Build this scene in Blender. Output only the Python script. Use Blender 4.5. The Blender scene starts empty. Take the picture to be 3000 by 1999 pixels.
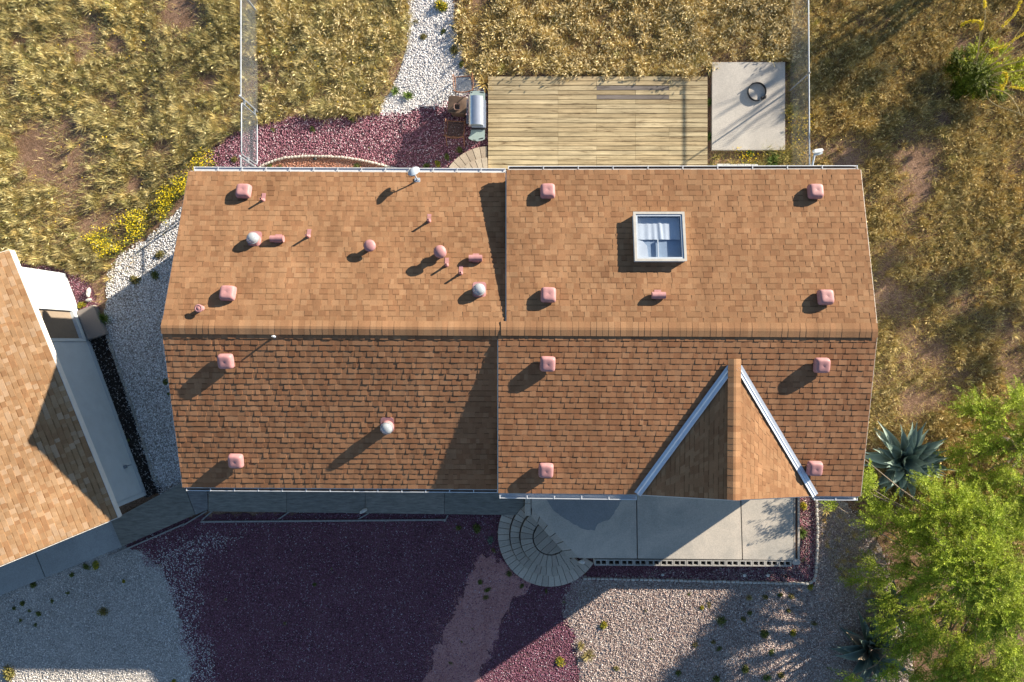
import bpy, math, random
import numpy as np
from mathutils import Vector, Matrix, Euler

random.seed(7)
rng = np.random.default_rng(11)
R = math.radians
# ------------------------------------------------------------------ scale
HC, F, CX, CY = 20.0, 1867.0, 1500.0, 1000.0      # camera height (m), focal length in photo pixels, centre


def W(px, py, z=0.0):
    s = (HC - z) / F
    return Vector(((px - CX) * s, (CY - py) * s, z))


def WN(pts, z=0.0):
    a = np.asarray(pts, float)
    s = (HC - z) / F
    return np.stack([(a[:, 0] - CX) * s, (CY - a[:, 1]) * s], 1)


SUN_AZ = R(34.6)          # direction towards the sun, from +X towards +Y
SUN_EL = R(16.25)

scene = bpy.context.scene
COL = scene.collection

# ------------------------------------------------------------------ materials
MATS = {}


def new_mat(name):
    m = bpy.data.materials.new(name)
    m.use_nodes = True
    nt = m.node_tree
    return m, nt, nt.nodes['Principled BSDF']


def N(nt, typ, **kw):
    n = nt.nodes.new(typ)
    for k, v in kw.items():
        if k.startswith('_'):
            setattr(n, k[1:], v)
        else:
            n.inputs[k].default_value = v
    return n


def rgba(c, a=1.0):
    return (c[0], c[1], c[2], a)


def mat_plain(name, col, rough=.7, metal=0.0, var=.15, scale=8.0, bump=0.0, bscale=60.0, spec=.3, col2=None):
    """colour broken up with two scales of noise, optional fine bump"""
    m, nt, b = new_mat(name)
    tc = N(nt, 'ShaderNodeTexCoord')
    n1 = N(nt, 'ShaderNodeTexNoise', Scale=scale, Detail=6.0, Roughness=.65)
    nt.links.new(tc.outputs['Object'], n1.inputs['Vector'])
    ramp = N(nt, 'ShaderNodeValToRGB')
    c2 = col2 if col2 else tuple(c * (1 - var) for c in col)
    ramp.color_ramp.elements[0].position = .3
    ramp.color_ramp.elements[1].position = .7
    ramp.color_ramp.elements[0].color = rgba(c2)
    ramp.color_ramp.elements[1].color = rgba(tuple(min(1, c * (1 + var * .5)) for c in col))
    nt.links.new(n1.outputs['Fac'], ramp.inputs['Fac'])
    nt.links.new(ramp.outputs['Color'], b.inputs['Base Color'])
    b.inputs['Roughness'].default_value = rough
    b.inputs['Metallic'].default_value = metal
    b.inputs['Specular IOR Level'].default_value = spec
    if bump:
        n2 = N(nt, 'ShaderNodeTexNoise', Scale=bscale, Detail=4.0)
        nt.links.new(tc.outputs['Object'], n2.inputs['Vector'])
        bp = N(nt, 'ShaderNodeBump', Strength=bump, Distance=.01)
        nt.links.new(n2.outputs['Fac'], bp.inputs['Height'])
        nt.links.new(bp.outputs['Normal'], b.inputs['Normal'])
    MATS[name] = m
    return m


def mat_attr(name, rough=.9, var=.25, scale=90.0, bump=.0, spec=.15, trans=0.0, big=0.0, stretch=None):
    """colour from the mesh's own colour attribute times procedural grain"""
    m, nt, b = new_mat(name)
    at = N(nt, 'ShaderNodeAttribute', _attribute_name='Col')
    tc = N(nt, 'ShaderNodeTexCoord')
    src = tc.outputs['Object']
    if stretch:
        mp = N(nt, 'ShaderNodeMapping')
        mp.inputs['Scale'].default_value = stretch
        nt.links.new(src, mp.inputs['Vector'])
        src = mp.outputs['Vector']
    n1 = N(nt, 'ShaderNodeTexNoise', Scale=scale, Detail=5.0, Roughness=.7)
    nt.links.new(src, n1.inputs['Vector'])
    mr = N(nt, 'ShaderNodeMapRange')
    mr.inputs['From Min'].default_value = .25
    mr.inputs['From Max'].default_value = .75
    mr.inputs['To Min'].default_value = 1 - var
    mr.inputs['To Max'].default_value = 1 + var
    nt.links.new(n1.outputs['Fac'], mr.inputs['Value'])
    mx = N(nt, 'ShaderNodeMix', _data_type='RGBA', _blend_type='MULTIPLY')
    mx.inputs['Factor'].default_value = 1.0
    nt.links.new(at.outputs['Color'], mx.inputs[6])
    nt.links.new(mr.outputs['Result'], mx.inputs[7])
    out = mx.outputs[2]
    if big:
        n3 = N(nt, 'ShaderNodeTexNoise', Scale=.9, Detail=5.0, Roughness=.6)
        nt.links.new(tc.outputs['Object'], n3.inputs['Vector'])
        mr3 = N(nt, 'ShaderNodeMapRange')
        mr3.inputs['From Min'].default_value = .3
        mr3.inputs['From Max'].default_value = .7
        mr3.inputs['To Min'].default_value = 1 - big
        mr3.inputs['To Max'].default_value = 1 + big
        nt.links.new(n3.outputs['Fac'], mr3.inputs['Value'])
        mx3 = N(nt, 'ShaderNodeMix', _data_type='RGBA', _blend_type='MULTIPLY')
        mx3.inputs['Factor'].default_value = 1.0
        nt.links.new(out, mx3.inputs[6])
        nt.links.new(mr3.outputs['Result'], mx3.inputs[7])
        out = mx3.outputs[2]
    nt.links.new(out, b.inputs['Base Color'])
    b.inputs['Roughness'].default_value = rough
    b.inputs['Specular IOR Level'].default_value = spec
    if bump:
        bp = N(nt, 'ShaderNodeBump', Strength=bump, Distance=.006)
        nt.links.new(n1.outputs['Fac'], bp.inputs['Height'])
        nt.links.new(bp.outputs['Normal'], b.inputs['Normal'])
    if trans:
        tr = N(nt, 'ShaderNodeBsdfTranslucent')
        nt.links.new(out, tr.inputs['Color'])
        ms = N(nt, 'ShaderNodeMixShader')
        ms.inputs[0].default_value = trans
        nt.links.new(b.outputs[0], ms.inputs[1])
        nt.links.new(tr.outputs[0], ms.inputs[2])
        nt.links.new(ms.outputs[0], nt.nodes['Material Output'].inputs['Surface'])
    MATS[name] = m
    return m


def mat_ground(name, c_dark, c_mid, c_light, cell=18.0, rough=.95, bump=.6):
    """bed of fine stones / soil: voronoi cells with own tone, noise between"""
    m, nt, b = new_mat(name)
    tc = N(nt, 'ShaderNodeTexCoord')
    v = N(nt, 'ShaderNodeTexVoronoi', Scale=cell)
    nt.links.new(tc.outputs['Object'], v.inputs['Vector'])
    n = N(nt, 'ShaderNodeTexNoise', Scale=1.1, Detail=8.0, Roughness=.7)
    nt.links.new(tc.outputs['Object'], n.inputs['Vector'])
    sep = N(nt, 'ShaderNodeSeparateColor')
    nt.links.new(v.outputs['Color'], sep.inputs[0])
    ad = N(nt, 'ShaderNodeMath', _operation='MULTIPLY_ADD')
    ad.inputs[1].default_value = .45
    nt.links.new(sep.outputs[0], ad.inputs[0])
    nt.links.new(n.outputs['Fac'], ad.inputs[2])
    ramp = N(nt, 'ShaderNodeValToRGB')
    e = ramp.color_ramp.elements
    e[0].position = .35
    e[0].color = rgba(c_dark)
    e[1].position = .95
    e[1].color = rgba(c_light)
    mid = e.new(.65)
    mid.color = rgba(c_mid)
    nt.links.new(ad.outputs[0], ramp.inputs['Fac'])
    nt.links.new(ramp.outputs['Color'], b.inputs['Base Color'])
    b.inputs['Roughness'].default_value = rough
    b.inputs['Specular IOR Level'].default_value = .1
    bp = N(nt, 'ShaderNodeBump', Strength=bump, Distance=.02)
    nt.links.new(v.outputs['Distance'], bp.inputs['Height'])
    bp.invert = True
    nt.links.new(bp.outputs['Normal'], b.inputs['Normal'])
    MATS[name] = m
    return m


def mat_concrete(name, col, stain, rough=.85, pitted=.25):
    m, nt, b = new_mat(name)
    tc = N(nt, 'ShaderNodeTexCoord')
    n1 = N(nt, 'ShaderNodeTexNoise', Scale=.8, Detail=9.0, Roughness=.62, Distortion=.6)
    n2 = N(nt, 'ShaderNodeTexNoise', Scale=35.0, Detail=6.0, Roughness=.7)
    for n in (n1, n2):
        nt.links.new(tc.outputs['Object'], n.inputs['Vector'])
    ramp = N(nt, 'ShaderNodeValToRGB')
    e = ramp.color_ramp.elements
    e[0].position, e[1].position = .38, .62
    e[0].color, e[1].color = rgba(stain), rgba(col)
    nt.links.new(n1.outputs['Fac'], ramp.inputs['Fac'])
    mr = N(nt, 'ShaderNodeMapRange')
    mr.inputs['From Min'].default_value = .3
    mr.inputs['From Max'].default_value = .7
    mr.inputs['To Min'].default_value = 1 - pitted
    mr.inputs['To Max'].default_value = 1 + pitted * .6
    nt.links.new(n2.outputs['Fac'], mr.inputs['Value'])
    mx = N(nt, 'ShaderNodeMix', _data_type='RGBA', _blend_type='MULTIPLY')
    mx.inputs['Factor'].default_value = 1.0
    nt.links.new(ramp.outputs['Color'], mx.inputs[6])
    nt.links.new(mr.outputs['Result'], mx.inputs[7])
    nt.links.new(mx.outputs[2], b.inputs['Base Color'])
    b.inputs['Roughness'].default_value = rough
    b.inputs['Specular IOR Level'].default_value = .2
    bp = N(nt, 'ShaderNodeBump', Strength=.25, Distance=.006)
    nt.links.new(n2.outputs['Fac'], bp.inputs['Height'])
    nt.links.new(bp.outputs['Normal'], b.inputs['Normal'])
    MATS[name] = m
    return m


mat_attr('shingle', rough=.95, var=.22, scale=55.0, bump=.25, spec=.08, big=.13)
mat_attr('deck_wood', rough=.85, var=.5, scale=4.0, stretch=(.30, 8.0, 1.0), bump=.2, spec=.15, big=.14)
mat_attr('plywood', rough=.85, var=.45, scale=3.2, stretch=(1.0, 6.0, 1.0), bump=.15, spec=.2)
mat_attr('stones', rough=.85, var=.15, scale=40.0, spec=.2)
mat_attr('grass', rough=.8, var=.12, scale=20.0, spec=.15, trans=.10)
mat_attr('leaf', rough=.6, var=.15, scale=12.0, spec=.25, trans=.3)
mat_attr('agave_leaf', rough=.5, var=.12, scale=14.0, spec=.35)
mat_attr('paver', rough=.9, var=.25, scale=30.0, bump=.3, spec=.15, big=.12)
mat_attr('bark', rough=.9, var=.35, scale=25.0, bump=.4)
mat_plain('pink_paint', (.41, .205, .205), rough=.55, var=.22, scale=9, spec=.3)
mat_plain('white_paint', (.80, .80, .79), rough=.45, var=.08, scale=6)
mat_plain('siding', (.52, .555, .575), rough=.55, var=.08, scale=3)
mat_plain('fascia_paint', (.80, .74, .66), rough=.55, var=.08, scale=6)
mat_plain('gutter_metal', (.62, .63, .65), rough=.35, var=.06, metal=.0, spec=.5)
mat_plain('galvanised', (.29, .32, .36), rough=.5, metal=.45, var=.2, scale=10)
mat_plain('flashing_metal', (.72, .76, .82), rough=.3, metal=.45, var=.12, scale=5)
mat_plain('door_paint', (.21, .165, .125), rough=.6, var=.12)
mat_plain('dark_metal', (.035, .035, .038), rough=.45, metal=.4)
mat_plain('rust_metal', (.30, .14, .075), rough=.8, metal=.2, var=.4, scale=20)
mat_plain('brown_plastic', (.13, .085, .06), rough=.7, var=.3)
mat_plain('clay', (.36, .22, .17), rough=.8, var=.3)
mat_plain('grill_steel', (.70, .72, .76), rough=.30, metal=.9, var=.1)
mat_plain('grill_shelf', (.29, .36, .34), rough=.5, var=.1)
mat_plain('dish_grey', (.42, .47, .54), rough=.5, var=.1)
mat_plain('curtain', (.62, .645, .69), rough=.8, var=.06)
mat_plain('frame_paint', (.43, .41, .375), rough=.6, var=.15, scale=9)
mat_plain('shaft', (.30, .37, .47), rough=.7, var=.1)
mat_plain('light_stone', (.62, .60, .56), rough=.85, var=.3, scale=12, bump=.4)
mat_plain('weathered_wood', (.33, .31, .29), rough=.85, var=.4, scale=14, bump=.3)
mat_plain('edging_concrete', (.50, .48, .45), rough=.9, var=.25, scale=15, bump=.4)
mat_plain('black_plastic', (.02, .02, .02), rough=.5)
mat_plain('roof_deck', (.10, .06, .04), rough=.9)
mat_concrete('concrete_pad', (.55, .50, .44), (.45, .41, .365), pitted=.22)
mat_concrete('concrete_porch', (.57, .50, .42), (.42, .385, .335))
mat_concrete('concrete_walk', (.36, .37, .37), (.30, .31, .31))
mat_concrete('landing_stone', (.27, .23, .205), (.24, .21, .19), pitted=.15)
mat_ground('soil', (.11, .062, .036), (.21, .125, .078), (.36, .225, .155), cell=45)
mat_ground('white_gravel_bed', (.30, .28, .27), (.50, .48, .47), (.70, .68, .67), cell=30)
mat_ground('red_gravel_bed', (.062, .028, .036), (.115, .052, .062), (.19, .095, .105), cell=32)
mat_ground('orange_gravel_bed', (.20, .085, .05), (.32, .15, .10), (.42, .24, .17), cell=35)
mat_ground('grey_gravel_bed', (.20, .185, .17), (.36, .335, .31), (.50, .47, .44), cell=38)
mat_ground('pale_gravel_bed', (.20, .155, .13), (.34, .28, .24), (.48, .42, .37), cell=34)
mat_ground('pink_path_bed', (.30, .14, .13), (.44, .22, .20), (.55, .31, .285), cell=60)
mat_ground('mulch_bed', (.016, .012, .010), (.032, .024, .02), (.07, .06, .05), cell=40)

# rain streaks and bleached stretches running down the shingles
m = MATS['shingle']
nt = m.node_tree
b = nt.nodes['Principled BSDF']
src = b.inputs['Base Color'].links[0].from_socket
tc = N(nt, 'ShaderNodeTexCoord')
mp = N(nt, 'ShaderNodeMapping')
mp.inputs['Scale'].default_value = (2.6, .28, .28)
nt.links.new(tc.outputs['Object'], mp.inputs['Vector'])
nw = N(nt, 'ShaderNodeTexNoise', Scale=1.0, Detail=7.0, Roughness=.6)
nt.links.new(mp.outputs['Vector'], nw.inputs['Vector'])
rw = N(nt, 'ShaderNodeValToRGB')
rw.color_ramp.elements[0].position, rw.color_ramp.elements[1].position = .32, .68
rw.color_ramp.elements[0].color, rw.color_ramp.elements[1].color = (.86, .85, .86, 1), (1.07, 1.07, 1.08, 1)
nt.links.new(nw.outputs['Fac'], rw.inputs['Fac'])
mx = N(nt, 'ShaderNodeMix', _data_type='RGBA', _blend_type='MULTIPLY')
mx.inputs['Factor'].default_value = 1.0
nt.links.new(src, mx.inputs[6])
nt.links.new(rw.outputs['Color'], mx.inputs[7])
nt.links.new(mx.outputs[2], b.inputs['Base Color'])

# weathered deck boards: grain along the boards and worn dark patches
m = MATS['deck_wood']
nt = m.node_tree
b = nt.nodes['Principled BSDF']
src = b.inputs['Base Color'].links[0].from_socket
tc = N(nt, 'ShaderNodeTexCoord')
mp = N(nt, 'ShaderNodeMapping')
mp.inputs['Scale'].default_value = (.55, 5.5, 1)
nt.links.new(tc.outputs['Object'], mp.inputs['Vector'])
nw = N(nt, 'ShaderNodeTexNoise', Scale=2.2, Detail=9.0, Roughness=.75, Distortion=.4)
nt.links.new(mp.outputs['Vector'], nw.inputs['Vector'])
rw = N(nt, 'ShaderNodeValToRGB')
rw.color_ramp.elements[0].position, rw.color_ramp.elements[1].position = .53, .66
rw.color_ramp.elements[0].color, rw.color_ramp.elements[1].color = (1, 1, 1, 1), (.36, .31, .28, 1)
nt.links.new(nw.outputs['Fac'], rw.inputs['Fac'])
mx = N(nt, 'ShaderNodeMix', _data_type='RGBA', _blend_type='MULTIPLY')
mx.inputs['Factor'].default_value = 1.0
nt.links.new(src, mx.inputs[6])
nt.links.new(rw.outputs['Color'], mx.inputs[7])
nt.links.new(mx.outputs[2], b.inputs['Base Color'])

# clear glass pane and acrylic dome
m, nt, b = new_mat('glass')
gl = N(nt, 'ShaderNodeBsdfGlossy', Roughness=.03)
tr = N(nt, 'ShaderNodeBsdfTransparent')
tr.inputs['Color'].default_value = (.86, .90, .95, 1)
fr = N(nt, 'ShaderNodeLayerWeight', Blend=.15)
ma = N(nt, 'ShaderNodeMath', _operation='ADD')
ma.inputs[1].default_value = .03
nt.links.new(fr.outputs['Facing'], ma.inputs[0])
ms = N(nt, 'ShaderNodeMixShader')
nt.links.new(ma.outputs[0], ms.inputs[0])
nt.links.new(tr.outputs[0], ms.inputs[1])
nt.links.new(gl.outputs[0], ms.inputs[2])
nt.links.new(ms.outputs[0], nt.nodes['Material Output'].inputs['Surface'])
MATS['glass'] = m
m, nt, b = new_mat('acrylic')
b.inputs['Base Color'].default_value = (.46, .50, .53, 1)
b.inputs['Roughness'].default_value = .12
b.inputs['Transmission Weight'].default_value = .35
b.inputs['Specular IOR Level'].default_value = .6
MATS['acrylic'] = m


# ------------------------------------------------------------------ mesh builder
class MB:
    def __init__(self):
        self.v, self.f, self.c = [], [], []

    def add(self, verts, faces, col=(1, 1, 1)):
        o = len(self.v)
        self.v += [tuple(p) for p in verts]
        self.f += [tuple(i + o for i in q) for q in faces]
        if isinstance(col, list):
            self.c += col
        else:
            self.c += [col] * len(verts)
        return self

    def quad(self, a, b, c, d, col=(1, 1, 1)):
        return self.add([a, b, c, d], [(0, 1, 2, 3)], col)

    def hexa(self, lo, hi, col=(1, 1, 1)):
        """bottom quad and top quad, both counter-clockwise seen from above"""
        n = len(lo)
        fs = [tuple(range(n - 1, -1, -1)), tuple(range(n, 2 * n))]
        for i in range(n):
            j = (i + 1) % n
            fs.append((i, j, n + j, n + i))
        return self.add(list(lo) + list(hi), fs, col)

    def box(self, c, s, rz=0.0, col=(1, 1, 1), M=None):
        x, y, z = s[0] / 2, s[1] / 2, s[2] / 2
        ca, sa = math.cos(rz), math.sin(rz)
        P = []
        for dz in (-z, z):
            for dx, dy in ((-x, -y), (x, -y), (x, y), (-x, y)):
                P.append(Vector((c[0] + dx * ca - dy * sa, c[1] + dx * sa + dy * ca, c[2] + dz)))
        if M is not None:
            P = [M @ p for p in P]
        return self.hexa(P[:4], P[4:], col)

    def prism(self, poly, z0, z1, col=(1, 1, 1)):
        poly = [tuple(p)[:2] for p in poly]
        a = sum(poly[i][0] * poly[(i + 1) % len(poly)][1] - poly[(i + 1) % len(poly)][0] * poly[i][1]
                for i in range(len(poly)))
        if a < 0:
            poly = poly[::-1]
        return self.hexa([(x, y, z0) for x, y in poly], [(x, y, z1) for x, y in poly], col)

    def tube(self, pts, r, n=8, col=(1, 1, 1), cap=True):
        pts = [Vector(p) for p in pts]
        rs = r if isinstance(r, (list, tuple)) else [r] * len(pts)
        V = []
        prev = None
        for i, p in enumerate(pts):
            t = (pts[min(i + 1, len(pts) - 1)] - pts[max(i - 1, 0)]).normalized()
            if prev is None:
                a = Vector((0, 0, 1)) if abs(t.z) < .9 else Vector((1, 0, 0))
                u = t.cross(a).normalized()
            else:
                u = (prev - t * prev.dot(t)).normalized()
            prev = u
            w = t.cross(u)
            for k in range(n):
                an = 2 * math.pi * k / n
                V.append(p + (u * math.cos(an) + w * math.sin(an)) * rs[i])
        fs = []
        for i in range(len(pts) - 1):
            for k in range(n):
                a, b2 = i * n + k, i * n + (k + 1) % n
                fs.append((a, b2, b2 + n, a + n))
        if cap:
            fs.append(tuple(range(n - 1, -1, -1)))
            fs.append(tuple(range((len(pts) - 1) * n, len(pts) * n)))
        return self.add(V, fs, col)

    def loft(self, rings, cap0=True, cap1=True, col=(1, 1, 1), M=None):
        n = len(rings[0])
        V = [Vector(p) for r_ in rings for p in r_]
        if M is not None:
            V = [M @ p for p in V]
        fs = []
        for i in range(len(rings) - 1):
            for k in range(n):
                a, b2 = i * n + k, i * n + (k + 1) % n
                fs.append((a, b2, b2 + n, a + n))
        if cap0:
            fs.append(tuple(range(n - 1, -1, -1)))
        if cap1:
            fs.append(tuple(range((len(rings) - 1) * n, len(rings) * n)))
        return self.add(V, fs, col)

    def build(self, name, mat, parent=None, smooth=False, origin=None):
        org = Vector((0, 0, 0))
        if origin is not None:
            org = Vector(origin)
        elif parent is not None:
            org = parent.matrix_local.translation.copy()
            q = parent.parent
            while q is not None:
                org += q.matrix_local.translation
                q = q.parent
        me = bpy.data.meshes.new(name)
        me.from_pydata([tuple(Vector(p) - org) for p in self.v], [], self.f)
        at = me.color_attributes.new('Col', 'FLOAT_COLOR', 'POINT')
        arr = np.ones((len(self.v), 4), np.float32)
        arr[:, :3] = np.asarray(self.c, np.float32)
        at.data.foreach_set('color', arr.ravel())
        if smooth:
            me.polygons.foreach_set('use_smooth', [True] * len(me.polygons))
        me.materials.append(MATS[mat])
        o = bpy.data.objects.new(name, me)
        COL.objects.link(o)
        if parent is not None:
            o.parent = parent
        else:
            o.location = org
        return o


def np_mesh(name, V, faces, cols, mat, smooth=False, parent=None):
    """V (n,3); faces list of (k,m) int arrays; cols (n,3)"""
    me = bpy.data.meshes.new(name)
    me.vertices.add(len(V))
    me.vertices.foreach_set('co', np.ascontiguousarray(V, np.float32).ravel())
    idx = np.concatenate([f.ravel() for f in faces]).astype(np.int32)
    cnt = np.concatenate([np.full(len(f), f.shape[1], np.int32) for f in faces])
    st = np.concatenate([[0], np.cumsum(cnt)[:-1]]).astype(np.int32)
    me.loops.add(len(idx))
    me.loops.foreach_set('vertex_index', idx)
    me.polygons.add(len(cnt))
    me.polygons.foreach_set('loop_start', st)
    me.polygons.foreach_set('loop_total', cnt)
    me.update(calc_edges=True)
    at = me.color_attributes.new('Col', 'FLOAT_COLOR', 'POINT')
    a = np.ones((len(V), 4), np.float32)
    a[:, :3] = cols
    at.data.foreach_set('color', a.ravel())
    if smooth:
        me.polygons.foreach_set('use_smooth', np.ones(len(cnt), bool))
    me.materials.append(MATS[mat])
    o = bpy.data.objects.new(name, me)
    COL.objects.link(o)
    if parent:
        o.parent = parent
    return o


def tag(o, label=None, cat=None, group=None, kind=None):
    if label:
        o['label'] = label
    if cat:
        o['category'] = cat
    if group:
        o['group'] = group
    if kind:
        o['kind'] = kind
    return o


def thing(name, label, cat, loc=(0, 0, 0), rz=0.0, group=None):
    o = bpy.data.objects.new(name, None)
    o.empty_display_size = .2
    COL.objects.link(o)
    o.location = loc
    o.rotation_euler = (0, 0, rz)
    bpy.context.view_layer.update()
    return tag(o, label, cat, group)


def struct(o):
    return tag(o, kind='structure')


# ------------------------------------------------------------------ noise and polygons (numpy)
class VNoise:
    def __init__(self, seed, cell):
        self.g = np.random.default_rng(seed).random((128, 128))
        self.cell = cell

    def __call__(self, P):
        q = P / self.cell + 40.37
        i = np.floor(q).astype(int)
        f = q - i
        f = f * f * (3 - 2 * f)
        a = self.g[i[:, 0] % 128, i[:, 1] % 128]
        b_ = self.g[(i[:, 0] + 1) % 128, i[:, 1] % 128]
        c_ = self.g[i[:, 0] % 128, (i[:, 1] + 1) % 128]
        d_ = self.g[(i[:, 0] + 1) % 128, (i[:, 1] + 1) % 128]
        return (a * (1 - f[:, 0]) + b_ * f[:, 0]) * (1 - f[:, 1]) + (c_ * (1 - f[:, 0]) + d_ * f[:, 0]) * f[:, 1]


def inpoly(P, poly):
    x, y = P[:, 0], P[:, 1]
    poly = np.asarray(poly, float)
    res = np.zeros(len(P), bool)
    n = len(poly)
    j = n - 1
    for i in range(n):
        xi, yi = poly[i]
        xj, yj = poly[j]
        c = ((yi > y) != (yj > y)) & (x < (xj - xi) * (y - yi) / (yj - yi + 1e-12) + xi)
        res ^= c
        j = i
    return res


def sample(poly, dens, seed, rag=0.0):
    """random points (world XY) in a pixel polygon on the ground; rag = ragged border in metres"""
    r_ = np.random.default_rng(seed)
    w = WN(poly)
    lo, hi = w.min(0) - rag, w.max(0) + rag
    n = int(dens * (hi[0] - lo[0]) * (hi[1] - lo[1]))
    P = lo + r_.random((n, 2)) * (hi - lo)
    Q = P
    if rag:
        n1, n2 = VNoise(seed + 5, .45), VNoise(seed + 6, .45)
        Q = P + (np.stack([n1(P), n2(P)], 1) - .5) * 2 * rag + r_.normal(0, rag * .3, P.shape)
    return P[inpoly(Q, w)]


def ragged(poly, amp=.06, step=.12, seed=1):
    """densified, jittered outline in world XY"""
    r_ = random.Random(seed)
    w = [Vector((*p, 0)) for p in WN(poly)]
    out = []
    for i in range(len(w)):
        a, b_ = w[i], w[(i + 1) % len(w)]
        n = max(1, int((b_ - a).length / step))
        for k in range(n):
            p = a.lerp(b_, k / n)
            out.append((p.x + r_.uniform(-amp, amp), p.y + r_.uniform(-amp, amp)))
    return out


def sheet(name, poly, z, mat, amp=.05, seed=1):
    pts = ragged(poly, amp, .14, seed)
    m_ = MB()
    a = sum(pts[i][0] * pts[(i + 1) % len(pts)][1] - pts[(i + 1) % len(pts)][0] * pts[i][1] for i in range(len(pts)))
    if a < 0:
        pts = pts[::-1]
    m_.add([(x, y, z) for x, y in pts], [tuple(range(len(pts)))])
    return struct(m_.build(name, mat))


def pick(pal, n, r_):
    pal = np.asarray(pal, float)
    c = pal[r_.integers(0, len(pal), n)]
    return c * (1 + r_.normal(0, .12, (n, 1))).clip(.6, 1.4)


def stones(name, P, s0, s1, pal, seed, z=.012, parent=None):
    r_ = np.random.default_rng(seed)
    n = len(P)
    s = r_.uniform(s0, s1, n) * .5
    base = np.array([[1, 0, 0], [0, 1, 0], [-1, 0, 0], [0, -1, 0], [0, 0, 1], [0, 0, -1]], float)
    V = base[None] * (1 + r_.uniform(-.35, .35, (n, 6, 1)))
    V[:, :4, 2] += r_.uniform(-.35, .35, (n, 4))
    V[:, 4, :2] += r_.uniform(-.5, .5, (n, 2))
    V *= np.stack([r_.uniform(.8, 1.4, n), r_.uniform(.7, 1.0, n), r_.uniform(.5, .9, n)], 1)[:, None]
    a = r_.uniform(0, 6.283, n)
    ca, sa = np.cos(a)[:, None], np.sin(a)[:, None]
    x, y = V[..., 0] * ca - V[..., 1] * sa, V[..., 0] * sa + V[..., 1] * ca
    V[..., 0], V[..., 1] = x, y
    V *= s[:, None, None]
    V[..., 0] += P[:, 0:1]
    V[..., 1] += P[:, 1:2]
    V[..., 2] += (z + s * .35)[:, None]
    t = np.array([[0, 1, 4], [1, 2, 4], [2, 3, 4], [3, 0, 4], [1, 0, 5], [2, 1, 5], [3, 2, 5], [0, 3, 5]])
    Fc = (t[None] + (np.arange(n) * 6)[:, None, None]).reshape(-1, 3)
    c = np.repeat(pick(pal, n, r_), 6, 0)
    o = np_mesh(name, V.reshape(-1, 3), [Fc], c, 'stones')
    return tag(o, kind='stuff')


def blades(P, az, inc, L, wd, cols, bend=.35, z0=0.0):
    """curved grass blades: base P (n,2), azimuth, inclination from vertical, length, width -> V, faces, cols"""
    n = len(P)
    d = np.stack([np.cos(az), np.sin(az)], 1)
    side = np.stack([-d[:, 1], d[:, 0]], 1)
    V = np.zeros((n, 5, 3))
    inc2 = np.clip(inc + bend, 0, 1.9)
    m_xy = P + d * (np.sin(inc) * L * .55)[:, None]
    m_z = np.cos(inc) * L * .55 + z0
    t_xy = m_xy + d * (np.sin(inc2) * L * .45)[:, None]
    t_z = m_z + np.cos(inc2) * L * .45
    V[:, 0, :2] = P - side * (wd * .4)[:, None]
    V[:, 1, :2] = P + side * (wd * .4)[:, None]
    V[:, 0:2, 2] = np.broadcast_to(np.asarray(z0), (n,))[:, None]
    V[:, 2, :2] = m_xy + side * (wd * .5)[:, None]
    V[:, 3, :2] = m_xy - side * (wd * .5)[:, None]
    V[:, 2, 2] = V[:, 3, 2] = m_z
    V[:, 4, :2] = t_xy
    V[:, 4, 2] = np.maximum(t_z, .01)
    o = (np.arange(n) * 5)[:, None]
    q = np.array([[0, 1, 2, 3]]) + o
    t = np.array([[3, 2, 4]]) + o
    return V.reshape(-1, 3), q, t, np.repeat(cols, 5, 0), np.concatenate([t_xy, V[:, 4, 2:3]], 1), d


class Acc:
    """accumulates numpy geometry"""

    def __init__(self):
        self.V, self.q, self.t, self.c, self.n = [], [], [], [], 0

    def put(self, V, q=None, t=None, c=None):
        self.V.append(V)
        self.c.append(c)
        if q is not None and len(q):
            self.q.append(q + self.n)
        if t is not None and len(t):
            self.t.append(t + self.n)
        self.n += len(V)

    def build(self, name, mat, parent=None):
        fs = []
        if self.q:
            fs.append(np.concatenate(self.q))
        if self.t:
            fs.append(np.concatenate(self.t))
        return np_mesh(name, np.concatenate(self.V), fs, np.concatenate(self.c), mat, parent=parent)


def leaf_quads(C, D, U, l, w, cols):
    """diamond leaves: centre C, direction D, side U (unit, n x 3)"""
    n = len(C)
    V = np.zeros((n, 4, 3))
    V[:, 0] = C - D * (l * .5)[:, None]
    V[:, 1] = C + U * (w * .5)[:, None]
    V[:, 2] = C + D * (l * .5)[:, None]
    V[:, 3] = C - U * (w * .5)[:, None]
    q = np.array([[0, 1, 2, 3]]) + (np.arange(n) * 4)[:, None]
    return V.reshape(-1, 3), q, np.repeat(cols, 4, 0)


def unit(n, r_):
    v = r_.normal(0, 1, (n, 3))
    return v / np.linalg.norm(v, axis=1, keepdims=True)


# ------------------------------------------------------------------ ground and beds
g = MB()
g.quad((-250, -250, 0), (250, -250, 0), (250, 250, 0), (-250, 250, 0))
struct(g.build('ground', 'soil'))

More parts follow.
